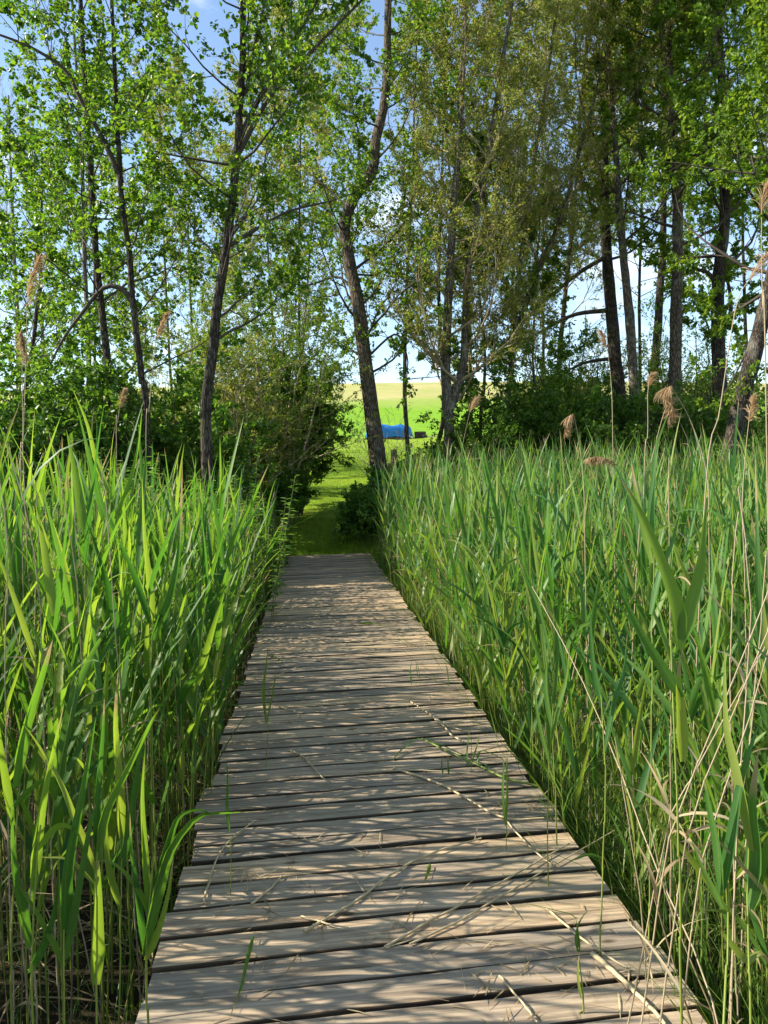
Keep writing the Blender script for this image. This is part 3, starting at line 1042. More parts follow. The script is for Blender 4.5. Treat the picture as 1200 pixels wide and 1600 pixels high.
tree('oak_tree', 'straight sunlit trunk carrying the bright green crown at the upper right', [(1052, 700), (1055, 600), (1058, 480), (1060, 340), (1054, 180), (1048, 60), (1046, -60)], 17.5, 30,
     'bark_mid', 'oak', 44, n_limbs=34, limb_len=(1.8, 3.2), z0=6.2, leaf=(0.09, 0.6), per_twig=13, kids=(6, 5))
tree('oak_tree', 'dark ivy-hung trunk with a side limb, right of the straight sunlit trunk', [(1130, 720), (1126, 640), (1121, 540), (1122, 430), (1130, 330), (1128, 180), (1120, 20)], 18.5, 33,
     'bark_dark', 'oak', 45, n_limbs=34, limb_len=(1.8, 3.4), z0=6.0, leaf=(0.09, 0.6), per_twig=13, kids=(6, 5),
     traced_limbs=[([(1120, 445), (1106, 425), (1085, 418), (1060, 400)], 8), ([(1128, 520), (1146, 490), (1150, 450), (1148, 420), (1160, 395)], 8), ([(1122, 560), (1095, 490), (1078, 465)], 4)])
tree('oak_tree', 'stout dark trunk leaning to the right at the right edge', [(1140, 730), (1150, 660), (1164, 600), (1184, 530), (1204, 440), (1228, 330), (1260, 150)], 13.5, 44,
     'bark_dark', 'oak', 46, n_limbs=24, limb_len=(1.6, 2.8), z0=4.4, leaf=(0.085, 0.6), per_twig=11, kids=(6, 4), extra_top=1.5,
     traced_limbs=[([(1200, 455), (1180, 470), (1150, 490)], 7), ([(1195, 490), (1165, 560), (1150, 600)], 5)])

# --- trees behind
bg_trees = [
    ('small bare tree with greyish pink twigs at the far left', [(30, 640), (28, 500), (20, 330), (15, 170)], 27, 12, 'bark_pale', 'willow', 51, 40, (2.0, 3.4), 0, 'bare_twig', 0.5, 3.5),
    ('bare twiggy tree between the leaning limb and the far left alder', [(70, 640), (66, 500), (58, 350), (50, 220)], 30, 9, 'bark_pale', 'willow', 52, 28, (2.0, 3.4), 0, 'bare_twig', 0.5, 4.0),
    ('olive green tree seen behind the two slim alders on the left', [(270, 640), (262, 500), (255, 350), (250, 180)], 24, 7, 'bark_mid', 'willow', 53, 30, (1.8, 3.0), 8, 'twig', 1.0, 4.0),
    ('sunlit olive tree behind the thick leaning alder', [(430, 640), (428, 520), (420, 380), (415, 200)], 22, 7, 'bark_mid', 'willow', 54, 36, (1.8, 3.0), 6, 'twig', 1.5, 3.5),
    ('green tree behind the crooked alder in the middle', [(470, 600), (475, 500), (490, 300), (500, 80)], 26, 7, 'bark_mid', 'oak', 55, 40, (2.0, 3.6), 8, 'twig_dark', 1.5, 3.6),
    ('green tree far behind the forked willow', [(735, 600), (730, 450), (700, 250), (690, 60)], 27, 7, 'bark_mid', 'oak', 56, 36, (2.2, 3.8), 8, 'twig_dark', 1.5, 6.0),
    ('tall tree behind the willow right of centre', [(800, 600), (800, 450), (810, 250), (810, 40)], 27, 7, 'bark_mid', 'oak', 57, 36, (2.2, 3.8), 8, 'twig_dark', 1.5, 6.0),
    ('dense green tree at the right behind the ivy-hung trunk', [(1170, 640), (1165, 450), (1160, 250), (1150, 40)], 24, 9, 'bark_dark', 'oak', 58, 40, (2.2, 3.8), 9, 'twig_dark', 1.5, 5.5),
    ('pale green tree between the second alder and the leaning alder, well behind them', [(300, 640), (300, 500), (295, 330), (300, 200)], 28, 7, 'bark_mid', 'oak', 151, 34, (2.2, 3.6), 8, 'twig_dark', 2.0, 4.5),
    ('leafy tree behind the pale slender trunk on the left', [(150, 640), (150, 480), (150, 330), (150, 200)], 21, 7, 'bark_dark', 'alder', 152, 32, (1.8, 3.0), 7, 'twig_dark', 1.5, 3.2),
    ('tall olive tree whose crown fills the top left of the middle', [(470, 620), (468, 450), (470, 250), (470, 60)], 20, 7, 'bark_mid', 'willow', 153, 40, (2.0, 3.4), 6, 'twig', 1.5, 5.0),
    ('yellowish twiggy tree behind the willow right of centre', [(850, 620), (848, 450), (850, 250), (840, 60)], 24, 7, 'bark_mid', 'willow', 155, 24, (2.2, 3.6), 6, 'twig', 1.5, 6.5),
    ('green tree behind the two leaning trunks on the right', [(1000, 620), (1000, 450), (1005, 250), (1000, 60)], 27, 8, 'bark_dark', 'oak', 156, 38, (2.4, 4.0), 9, 'twig_dark', 1.5, 7.0),
    ('green tree behind the far left alder, low and leafy', [(-30, 640), (-20, 480), (-10, 330), (0, 240)], 19, 7, 'bark_dark', 'alder', 59, 18, (1.6, 2.8), 7, 'twig_dark', 0.5, 2.6),
]
for lab, pix, d, wpx, bark, lm, seed, nl, ll, pt, tm, et, z0 in bg_trees:
    bare = pt == 0
    tree('bare_tree' if bare else 'background_tree', lab, pix, d, wpx, bark, lm, seed, nl, ll, z0, (0.10 if lm != 'willow' else 0.085, 0.6 if lm != 'willow' else 0.45), pt,
         (8, 7) if bare else (6, 5), 0.3 if bare else 0.15, 'trees behind the bank', twigmat=tm, extra_top=et, parts=False)

# ------------------------------------------------------------------ shrubs
sh = [  # name, label, px, depth, rx, h, leafmat, seed, stems, leaf, per_twig, narrow, twig
    ('willow_bush', 'big olive-green bush on the left side of the grass path', 415, 16.8, 1.75, 5.0, 'oak', 61, 16, (0.052, 0.5), 14, True, 'twig'),
    ('willow_bush', 'twiggy grey-green bush behind the leaning alder, lower than the big willow bush', 345, 14.8, 1.3, 4.2, 'willow', 62, 12, (0.055, 0.45), 12, True, 'twig'),
    ('hazel_bush', 'dark green bush overhanging the left edge of the grass path', 448, 17.8, 1.0, 3.6, 'shrub', 63, 13, (0.065, 0.65), 17, False, 'twig_dark'),
    ('hazel_bush', 'low dark bush at the foot of the big willow bush beside the path', 396, 15.6, 0.85, 2.3, 'shrub', 64, 10, (0.06, 0.65), 9, False, 'twig_dark'),
    ('hazel_bush', 'knee-high dark bush hugging the left edge of the grass path', 438, 16.7, 0.55, 1.6, 'shrub', 84, 11, (0.06, 0.65), 15, False, 'twig_dark'),
    ('elder_bush', 'glossy green bush under the two slim alders on the left', 215, 11.9, 1.25, 3.3, 'shrub', 65, 11, (0.085, 0.6), 9, False, 'twig_dark'),
    ('elder_bush', 'broad-leaved bush at the foot of the thick leaning alder', 288, 12.2, 1.2, 3.0, 'shrub', 66, 11, (0.085, 0.6), 9, False, 'twig_dark'),
    ('elder_bush', 'tall dark bush at the left edge behind the reed plumes', 60, 12.2, 1.5, 3.7, 'shrub', 67, 13, (0.085, 0.6), 9, False, 'twig_dark'),
    ('elder_bush', 'dark bush between the far left alder and the second trunk', 135, 12.8, 1.3, 3.3, 'shrub', 68, 11, (0.085, 0.6), 9, False, 'twig_dark'),
    ('elder_bush', 'dark leafy bush cut off by the left edge of the picture', -30, 10.5, 1.2, 3.2, 'shrub', 69, 11, (0.085, 0.6), 9, False, 'twig_dark'),
    ('bramble_bush', 'bright green bramble clump at the right corner of the boardwalk end', 582, 15.4, 0.6, 0.85, 'bramble', 71, 9, (0.075, 0.75), 9, False, 'green_stem'),
    ('bramble_bush', 'bramble clump around the foot of the crooked alder', 628, 16.2, 0.7, 1.1, 'bramble', 72, 12, (0.075, 0.75), 9, False, 'green_stem'),
    ('bramble_bush', 'leafy bramble right of the crooked alder behind the reeds', 668, 15.8, 0.9, 1.4, 'bramble', 73, 12, (0.075, 0.75), 8, False, 'green_stem'),
    ('hazel_bush', 'dark green shrub between the forked willow and the reeds', 765, 16.8, 1.2, 3.0, 'shrub', 74, 11, (0.075, 0.65), 8, False, 'twig_dark'),
    ('hazel_bush', 'leafy shrub below the willow right of centre', 835, 17.4, 1.3, 3.0, 'shrub', 75, 12, (0.075, 0.65), 8, False, 'twig_dark'),
    ('hazel_bush', 'low shaded shrub left of the leftmost big trunk on the right', 905, 17.3, 1.3, 2.7, 'shrub', 76, 12, (0.075, 0.65), 9, False, 'twig_dark'),
    ('hazel_bush', 'dense shrub in front of the two leaning big trunks on the right', 985, 16.6, 1.3, 2.8, 'shrub', 77, 12, (0.075, 0.65), 9, False, 'twig_dark'),
    ('hazel_bush', 'green shrub between the straight sunlit trunk and the ivy-hung trunk', 1085, 16.8, 1.3, 2.6, 'shrub', 78, 12, (0.075, 0.65), 9, False, 'twig_dark'),
    ('hazel_bush', 'shrub at the foot of the stout leaning trunk', 1165, 14.7, 1.0, 2.0, 'shrub', 79, 11, (0.075, 0.65), 8, False, 'twig_dark'),
    ('hazel_bush', 'small shrub at the right edge behind the leaning trunk', 1230, 15.5, 1.1, 2.6, 'shrub', 80, 11, (0.075, 0.65), 8, False, 'twig_dark'),
    ('field_bush', 'sunny yellow-green bush behind the shrub left of the big trunks', 870, 24, 1.9, 3.0, 'oak', 81, 12, (0.09, 0.65), 9, False, 'twig'),
    ('thorn_bush', 'loose small-leaved bush filling the gap right of the straight sunlit trunk', 1090, 20.5, 1.3, 4.6, 'oak', 85, 9, (0.05, 0.7), 5, False, 'twig_dark'),
    ('thorn_bush', 'loose small-leaved bush behind the two leaning big trunks', 1010, 21.5, 1.4, 4.4, 'shrub', 86, 9, (0.05, 0.7), 5, False, 'twig_dark'),
    ('thorn_bush', 'airy bush with olive leaves left of the leftmost big trunk', 895, 20.5, 1.4, 4.8, 'willow', 87, 9, (0.06, 0.5), 6, True, 'twig_dark'),
    ('field_bush', 'sunny yellow-green bush behind the ivy-hung trunk', 1100, 24, 1.9, 3.0, 'oak', 82, 12, (0.09, 0.65), 9, False, 'twig'),
]
for (nm, lab, px, d, rx, h, lm, seed, ns, lf, pt, nar, tw) in sh:
    x, y_ = px_xy(px, d)
    shrub(nm, lab, x, y_, rx, h, lm, seed, int(ns * 1.5), lf, int(pt * 1.2), (8, 5), None, 'bramble' if 'bramble' in nm else 'bush', tw, nar, kfac=(0.75, 0.5) if 'bramble' in nm else (0.42, 0.4))
# small bare bush on the field edge seen left of the crooked trunk
x, y_ = px_xy(592, 21)
bare = empty('bare_bush', (x, y_, float(zg(x, y_))))
tag(bare, 'little leafless bush of thin twigs behind the crooked alder', 'bush')
g_ = Grow(91, None, 0, 0, 0)
st = {}
for q in range(11):
    a = q * 2.4
    g_.limb(st, np.array([x, y_, zg(x, y_) - 0.02]), np.array([math.cos(a) * 0.55, math.sin(a) * 0.55, 1.0]), g_.r.uniform(1.4, 2.4), 0.010, 0, (6, 4), 0.05, 0.12, False)
b_ = MB()
put(b_, st)
b_.build('twigwork', M['bare_twig'], bare, origin=np.array(bare.location))


# ------------------------------------------------------------------ reeds
def stalk_set(mb, X, Y, H, lean_az, lean, r, mats=(0, 1), n_leaf=7, seg=6, K=4, wid=(0.022, 0.036), ln=(0.30, 0.52), bias=0.0, biasw=0.0, z=None, keel=0.18, first=0.30):
    """upright green reed stalks, with leaves in two ranks up the stem"""
    n = len(X)
    Z = (zg(X, Y) if z is None else z) - 0.02
    m = 5
    t = np.linspace(0, 1, m)
    hx = lean[:, None] * (0.35 * t + 0.65 * t ** 2)[None] * H[:, None]
    P = np.stack([X[:, None] + np.cos(lean_az)[:, None] * hx, Y[:, None] + np.sin(lean_az)[:, None] * hx, Z[:, None] + H[:, None] * t[None] * np.sqrt(np.maximum(1 - lean[:, None] ** 2 * 0.8, 0.2))], -1)
    R = (0.0038 + 0.0016 * r.random(n))[:, None] * (1 - 0.65 * t)[None]
    tubes(mb, P, R, K, mats[1])
    az0 = r.random(n) * PI
    for q in range(n_leaf):
        f = first + (1 - first) * ((q + 0.15 + 0.6 * r.random(n)) / n_leaf)
        if q >= n_leaf - 2:
            f = np.minimum(0.93 + 0.06 * (q - n_leaf + 2) + 0.0 * f, 0.995)
        i = np.minimum((f * (m - 1)).astype(int), m - 2)
        fr = (f * (m - 1) - i)[:, None]
        ar = np.arange(n)
        Bp = P[ar, i] * (1 - fr) + P[ar, i + 1] * fr
        az = az0 + PI * (q % 2) + r.normal(0, 0.45, n)
        if biasw:
            v = np.stack([np.cos(az) + biasw * math.cos(bias), np.sin(az) + biasw * math.sin(bias)], -1)
            az = np.arctan2(v[:, 1], v[:, 0])
        top = q >= n_leaf - 2
        el = np.radians((r.uniform(70, 87, n) if top else r.uniform(58, 82, n)))
        bend = r.gamma(2.0, 0.10 if top else 0.18, n) + (0.03 if top else 0.08)
        kink = r.random(n) < 0.06
        bend = np.where(kink, bend + 1.4, bend)
        L = r.uniform(*ln, n) * np.where(f < 0.5, 0.75, 1.0)
        Wd = r.uniform(*wid, n) * (0.8 if top else 1.0)
        keepm = r.random(n) < (0.97 if f.mean() > 0.45 else 0.55)
        ribbons(mb, Bp[keepm], az[keepm], el[keepm], bend[keepm], L[keepm], Wd[keepm], seg, r.normal(0, 0.7, n)[keepm], r.normal(0, 0.5, n)[keepm], keel, mats[0])


def dry_set(mb, X, Y, H, lean_az, lean, r, mi=2, K=4, ml=None):
    n = len(X)
    t = np.linspace(0, 1, 5)
    Z = zg(X, Y) - 0.02
    hx = lean[:, None] * (0.6 * t + 0.4 * t ** 2)[None] * H[:, None]
    P = np.stack([X[:, None] + np.cos(lean_az)[:, None] * hx, Y[:, None] + np.sin(lean_az)[:, None] * hx, Z[:, None] + H[:, None] * t[None] * np.sqrt(np.maximum(1 - lean[:, None] ** 2 * 0.8, 0.1))], -1)
    P[:, 1:-1] += r.normal(0, 0.012, (n, 3, 3))
    tubes(mb, P, (0.0032 + 0.0018 * r.random(n))[:, None] * (1 - 0.5 * t)[None], K, mi)
    if ml is not None:
        q = r.random(n) < 0.5
        ar = np.arange(n)[q]
        ribbons(mb, P[ar, 2 + (r.random(len(ar)) > 0.5)], r.random(len(ar)) * 2 * PI, np.radians(r.uniform(-20, 60, len(ar))), r.uniform(0.5, 2.0, len(ar)), r.uniform(0.15, 0.35, len(ar)), r.uniform(0.008, 0.02, len(ar)), 5, r.normal(0, 1.5, len(ar)), None, 0.1, ml)


def clump_keep(X, Y, r, s=1.1, thr=0.25):
    v = 0.5 + 0.5 * np.sin(X * 4.1 * s + 1.3 * np.sin(Y * 2.7 * s)) * np.sin(Y * 3.7 * s + 1.1 * np.sin(X * 3.3 * s))
    return r.random(len(X)) < np.clip(v + 1 - thr * 2, 0.15, 1)


def in_view(X, Y, zt=1.2):
    px, py, d = project(np.stack([X, Y, np.full_like(X, zt)], -1))
    return px, d


def bed_points(side, x0, x1, y0, y1, dens, r):
    n = int((x1 - x0) * (y1 - y0) * dens)
    X = x0 + (x1 - x0) * r.random(n)
    Y = y0 + (y1 - y0) * r.random(n)
    off = (edge_l(Y) - X) if side < 0 else (X - edge_r(Y))
    k = off > 0.02
    X, Y, off = X[k], Y[k], off[k]
    k = clump_keep(X, Y, r)
    return X[k], Y[k], off[k]


def cull(X, Y, margin=220):
    """what no step to the side could show is left out, except near reeds that shade the deck"""
    px, d = in_view(X, Y)
    ok = (d > 0.4) & (px > -margin - 500 / np.maximum(d, 0.4)) & (px < 1200 + margin + 500 / np.maximum(d, 0.4))
    return ok | ((np.abs(X) < 4.0) & (Y > -0.5) & (Y < 4))


# left bed
r = np.random.default_rng(201)
LX, LY, LO = bed_points(-1, -7.5, 0.0, 1.2, 12.4, 48, r)
k = r.random(len(LX)) < np.clip(1.0 - (LY - 5.5) / 5.0, 0.22, 1) * np.where(LO < 1.5, np.clip(0.5 + (LY - 1.8) / 2.4, 0.5, 1.25), 1.0)
LX, LY, LO = LX[k], LY[k], LO[k]
px, d = in_view(LX, LY)
k = cull(LX, LY) & ~((LY < 1.75) & (px > -260) & (d > 0)) & ~((d < 1.6) & (px > -100))
k &= ~((LY > 10.3) & (LO < 0.25))
LX, LY, LO = LX[k], LY[k], LO[k]
# front rank, built as single reeds below
px, d = in_view(LX, LY, 0.8)
score = d + LO * 1.6 + (px < -10) * 50
ordr = np.argsort(score)
front_l = ordr[:90]
mask = np.ones(len(LX), bool)
mask[front_l] = False
mb = MB()


def h_left(X, Y, r):
    n = len(X)
    H = r.normal(1.62, 0.23, n) - 0.22 * np.clip((3.6 - Y) / 1.6, 0, 1)
    H = H + 0.12 * np.clip((Y - 3) / 4, 0, 1)
    H = H - 0.35 * np.clip((Y - 8.5) / 3, 0, 1) * np.clip((X + 3.5) / 2, 0, 1)
    off = edge_l(Y) - X
    H = H - 0.36 * np.clip((Y - 3.0) / 3, 0, 1) * np.clip(1 - off / 2.2, 0, 1) - 0.12 * np.clip((Y - 4) / 3, 0, 1)
    H = np.where(r.random(n) < 0.15, H * 0.7, H)
    return np.clip(H, 0.6, 1.95)


sel = np.where(mask)[0]
near = sel[(LY[sel] < 5)]
far = sel[(LY[sel] >= 5)]
for s_, seg, kk, keel in ((near, 6, 4, 0.18), (far, 4, 3, 0.0)):
    n = len(s_)
    stalk_set(mb, LX[s_], LY[s_], h_left(LX[s_], LY[s_], r), r.normal(0.1, 1.0, n), np.abs(r.normal(0.05, 0.06, n)), r, (0, 1), 6, seg, kk, bias=0.15, biasw=0.35, keel=keel, wid=(0.028, 0.048), ln=(0.36, 0.64), first=0.42)
X, Y, O = bed_points(-1, -6.5, 0.0, 0.4, 11.0, 13, r)
px, d = in_view(X, Y)
k = cull(X, Y) & ~((Y < 1.75) & (px > -260)) & ~((d < 1.6) & (px > -100))
X, Y = X[k], Y[k]
n = len(X)
dry_set(mb, X, Y, r.normal(1.35, 0.4, n).clip(0.4, 2.0), r.random(n) * 6.28, np.abs(r.normal(0.08, 0.14, n)), r, 2, 4, 3)
tag(mb.build('reed_bed', [M['reed_left'], M['reed_stem'], M['dry'], M['dead_leaf']]), 'dense yellow-green reed bed on the left of the boardwalk', 'reeds', kind='stuff')
print('left', len(LX))

# right bed
r2 = np.random.default_rng(202)
RX, RY, RO = bed_points(1, 0.6, 13.5, 0.2, 16.5, 46, r2)
px, d = in_view(RX, RY)
k = cull(RX, RY) & ~((RY < 1.75) & (px < 1420) & (d > 0)) & ~((d < 1.6) & (px < 1300))
k &= ~((RY > 12.5) & (RX < 1.7)) & (RY < 13.5 + 0.35 * (RX - 1.0))
RX, RY, RO = RX[k], RY[k], RO[k]
px, d = in_view(RX, RY, 0.8)
score = d + RO * 1.6 + (px > 1210) * 50
front_r = np.argsort(score)[:90]
mask = np.ones(len(RX), bool)
mask[front_r] = False


def h_right(X, Y, r):
    n = len(X)
    H = r.normal(1.50, 0.17, n)
    H = H - 0.30 * np.clip((3.4 - Y) / 1.5, 0, 1)
    H = H + 0.10 * np.clip((Y - 5) / 4, 0, 1)
    H = np.where(r.random(n) < 0.12, H * 0.7, H)
    return np.clip(H, 0.6, 1.9)


mb = MB()
sel = np.where(mask)[0]
for s_, seg, kk, keel in ((sel[RY[sel] < 5], 6, 4, 0.18), (sel[RY[sel] >= 5], 4, 3, 0.0)):
    n = len(s_)
    stalk_set(mb, RX[s_], RY[s_], h_right(RX[s_], RY[s_], r2), r2.normal(PI, 1.2, n), np.abs(r2.normal(0.05, 0.06, n)), r2, (0, 1), 7, seg, kk, wid=(0.024, 0.042), ln=(0.34, 0.62), bias=PI, biasw=0.2, keel=keel, first=0.36)
X, Y, O = bed_points(1, 0.6, 10, 0.4, 14.0, 16, r2)
px, d = in_view(X, Y)
k = cull(X, Y) & ~((Y < 1.75) & (px < 1420)) & ~((d < 1.6) & (px < 1300))
X, Y = X[k], Y[k]
n = len(X)
dry_set(mb, X, Y, r2.normal(1.0, 0.42, n).clip(0.25, 1.8), r2.normal(0.6, 1.2, n), np.abs(r2.normal(0.12, 0.2, n)), r2, 2, 4, 3)
tag(mb.build('reed_bed', [M['reed_right'], M['reed_stem'], M['dry'], M['dead_leaf']]), 'dense blue-green reed bed on the right of the boardwalk', 'reeds', kind='stuff')
print('right', len(RX))

# sedge and fine grass at the foot of the right-hand reeds
r3 = np.random.default_rng(203)
n = 9000
Y = 1.0 + 13.0 * r3.random(n) ** 1.25
off = np.abs(r3.normal(0, 0.55, n)) + 0.03
X = edge_r(Y) + off
px, d = in_view(X, Y, 0)
k = cull(X, Y) & ~((d < 1.3))
X, Y = X[k], Y[k]
n = len(X)
mb = MB()
B = np.stack([X, Y, zg(X, Y)], -1)
ribbons(mb, B, r3.random(n) * 2 * PI, np.radians(r3.uniform(55, 88, n)), r3.gamma(2.0, 0.35, n), r3.uniform(0.35, 0.95, n), r3.uniform(0.004, 0.009, n), 6, r3.normal(0, 1.0, n), None, 0)
n = 1300
Y = 1.0 + 11.0 * r3.random(n) ** 1.3
X = edge_l(Y) - np.abs(r3.normal(0, 0.4, n)) - 0.03
px, d = in_view(X, Y, 0)
k = ~((d < 1.3))
X, Y = X[k], Y[k]
n = len(X)
ribbons(mb, np.stack([X, Y, zg(X, Y)], -1), r3.random(n) * 2 * PI, np.radians(r3.uniform(55, 88, n)), r3.gamma(2.0, 0.35, n), r3.uniform(0.25, 0.7, n), r3.uniform(0.004, 0.008, n), 5, r3.normal(0, 1.0, n), None, 0)
tag(mb.build('sedge', M['sedge']), 'fine sedge and grass growing low along the boardwalk edges', 'sedge', kind='stuff')

# fallen dead reed litter on the marsh floor
n = 5200
Y = 0.3 + 12 * r3.random(n)
X = np.where(r3.random(n) < 0.5, edge_l(Y) - 0.05 - 3.0 * r3.random(n) ** 1.6, edge_r(Y) + 0.05 + 3.5 * r3.random(n) ** 1.6)
mb = MB()
ribbons(mb, np.stack([X, Y, zg(X, Y) + 0.01 + 0.10 * r3.random(n)], -1), r3.random(n) * 6.28, r3.normal(0.1, 0.25, n), r3.normal(0.1, 0.3, n), r3.uniform(0.2, 0.7, n), r3.uniform(0.004, 0.014, n), 3, r3.normal(0, 1, n), None, 0)
tag(mb.build('reed_litter', M['dead_leaf']), 'dead broken reed litter lying on the dark marsh floor', 'litter', kind='stuff')


# --- single reeds of the front rank
def reed_proto(seed, mat, H, lean, wid, bias, biasw, leaf_n=7):
    r = np.random.default_rng(seed)
    root = empty('reed', (0, 0, 0))
    b_ = MB()
    stalk_set(b_, np.zeros(1), np.zeros(1), np.array([H]), np.array([r.normal(bias, 0.8)]), np.array([lean]), r, (1, 0), leaf_n, 7, 6, wid=wid, bias=bias, biasw=biasw, z=np.zeros(1), first=0.42, ln=(0.34, 0.58))
    # first chunk is the stem; each later chunk one leaf
    off = 0
    for vi, (f, mi) in zip(b_.v, b_.f):
        c_ = MB()
        c_.add(vi, f - off)
        off += len(vi)
        c_.build('stem' if mi == 0 else 'leaf', M['reed_stem'] if mi == 0 else M[mat], root)
    return root


ZONE = [(3.0, 'beside the nearest planks'), (4.2, 'some planks in'), (6.0, 'halfway along the walk'), (99, 'towards the far end')]


def front(X, Y, idx, hfun, side, mat, wid, bias, seed):
    r = np.random.default_rng(seed)
    forms = [('upright', 0.02, 1.0), ('leaning', 0.16, 1.0), ('short', 0.05, 0.68), ('bowed', 0.09, 1.05)]
    protos = []
    for q in range(12):
        fm = forms[q % 4]
        protos.append((reed_proto(seed + q, mat, 1.58 * fm[2] if side == 'left' else 1.42 * fm[2], fm[1], wid, bias, 0.35), fm[0]))
    used = set()
    for c, i in enumerate(idx):
        p, form = protos[c % 12]
        if c < 12:
            o = p
        else:
            o = copy_tree(p)
        o.location = (X[i], Y[i], zg(X[i], Y[i]) - 0.02)
        s = r.uniform(0.86, 1.12)
        if side == 'right' and Y[i] < 3.2:
            s *= 0.84
        o.scale = (s, s, s)
        o.rotation_euler = (0, 0, r.normal(0, 0.7))
        zn = next(z for lim, z in ZONE if Y[i] < lim)
        row = 'first row' if (edge_l(Y[i]) - X[i] if side == 'left' else X[i] - edge_r(Y[i])) < 0.22 else 'second row'
        tag(o, f'{form} reed, {row} {side} of the boardwalk, {zn}', 'reed', f'{side} reeds nearest the boardwalk')


front(LX, LY, front_l, h_left, 'left', 'reed_left', (0.030, 0.048), 0.15, 300)
front(RX, RY, front_r, h_right, 'right', 'reed_right', (0.026, 0.042), PI, 340)


# --- reeds the photograph shows one by one
def path_leaf(pts, width, mat, parent, org, twist=0.0, facing=None, name='leaf', t0=None):
    n = 12
    C = smooth_line(pts, n)
    T = norm(np.gradient(C, axis=0))
    view = norm(C - CAM) if facing is None else np.broadcast_to(np.array(facing, float), C.shape)
    side = norm(np.cross(T, view))
    nor = np.cross(T, side)
    t0 = t0 if t0 is not None else (0.5 if mat is M['reed_left'] else -0.75)
    tw = (np.linspace(t0, t0 + twist, n))[:, None]
    s2 = side * np.cos(tw) + nor * np.sin(tw)
    b_ = MB()
    strips(b_, C[None], s2[None], np.cross(T, s2)[None], np.array([width]), np.linspace(0, 1, n), 0.22)
    return b_.build(name, mat, parent, origin=org)


def noded(C, w, step, seed):
    """a reed culm: swollen joints every step metres, a slight kink at each"""
    r = np.random.default_rng(seed)
    s_ = np.concatenate([[0], np.cumsum(np.linalg.norm(np.diff(C, axis=0), axis=1))])
    nodes = np.arange(step * 0.6, s_[-1], step) * 1.0
    nodes = nodes + r.uniform(-0.2, 0.2, len(nodes)) * step
    u = [0.0]
    k = [0]
    for q in nodes:
        for o_, v in ((-0.006, 0), (0.0, 1), (0.006, 0)):
            if u[-1] < q + o_ < s_[-1] - 0.004:
                u.append(q + o_); k.append(v)
    u.append(s_[-1]); k.append(0)
    u, k = np.array(u), np.array(k)
    out_ = np.stack([np.interp(u, s_, C[:, i]) for i in range(3)], -1)
    out_ += np.cumsum(r.normal(0, 0.0012, out_.shape), 0) * np.array([1, 1, 0.2])
    return out_, np.linspace(w / 2, w / 4, len(u)) * (1 + 0.4 * k)


def single_reed(label, stem_px, d, leaf_specs, mat, stem_w=0.007, name='reed', group=None, dry=False):
    P = np.array([at(p[0], p[1], p[2] if len(p) > 2 else d) for p in stem_px])
    foot = P[0].copy()
    g = float(zg(foot[0], foot[1]))
    if foot[2] > g:
        dv = norm(P[0] - P[1]) * 0.4 + np.array([0, 0, -0.6])
        foot = foot + dv * ((g - 0.02 - foot[2]) / dv[2])
        P = np.concatenate([[foot], P])
    org = P[0]
    root = empty(name, org)
    tag(root, label, 'reed', group)
    C = smooth_line(P, 16)
    b_ = MB()
    C, R = noded(C, stem_w, 0.17, len(P) + int(d * 100))
    tubes(b_, C[None], R[None], 8, cap=True)
    b_.build('stem', M['dry' if dry else 'reed_stem'], root, origin=org)
    if dry:
        rr_ = np.random.default_rng(int(stem_px[0][0]) + 5)
        for q in range(3):
            i = int(rr_.uniform(0.25, 0.85) * (len(C) - 3))
            b2 = MB()
            ribbons(b2, C[i:i + 1], np.array([rr_.random() * 6.28]), np.radians([rr_.uniform(20, 75)]), np.array([rr_.uniform(0.6, 2.4)]), np.array([rr_.uniform(0.10, 0.28)]), np.array([rr_.uniform(0.008, 0.016)]), 8, np.array([rr_.normal(0, 2.0)]), None, 0.15)
            b2.build('sheath', M['dead_leaf'], root, origin=org)
    for ls in leaf_specs:
        pts = np.array([at(p[0], p[1], p[2] if len(p) > 2 else d) for p in ls[0]])
        path_leaf(pts, ls[1], M[mat], root, org, ls[2] if len(ls) > 2 else 0.4, t0=ls[3] if len(ls) > 3 else None)
    return root


single_reed('big green reed at the near left deck corner, one leaf arching across the planks', [(229, 1610), (226, 1540), (226, 1480), (232, 1400), (240, 1330)], 2.02,
            [([(226, 1490), (250, 1380), (270, 1320), (310, 1275), (350, 1270), (400, 1268, 2.15)], 0.044, 0.9), ([(240, 1400), (262, 1320), (280, 1275), (315, 1265), (345, 1285)], 0.030, 0.8),
             ([(226, 1490), (215, 1400), (205, 1330), (203, 1270)], 0.026, 0.3), ([(232, 1420), (226, 1330), (222, 1240), (228, 1150)], 0.027, 0.3),
             ([(227, 1500), (245, 1460), (262, 1400), (272, 1330)], 0.024, -0.5), ([(236, 1435), (215, 1390), (185, 1355), (160, 1345), (140, 1352)], 0.020, 0.8)], 'reed_left', 0.0085)
single_reed('broad-leaved reed at the lower left standing beside the big arching one', [(152, 1620), (150, 1540), (150, 1420), (152, 1330)], 1.95,
            [([(150, 1540), (152, 1460), (152, 1380), (148, 1290)], 0.046, 0.2), ([(152, 1345), (165, 1270), (200, 1200), (235, 1130), (250, 1105)], 0.032, 0.5),
             ([(150, 1360), (120, 1290), (95, 1225), (60, 1165), (35, 1130)], 0.026, 0.6), ([(150, 1345), (152, 1250), (160, 1150), (163, 1090)], 0.026, 0.3), ([(150, 1385), (110, 1345), (70, 1340), (50, 1338)], 0.014, 0.9)], 'reed_left', 0.008)
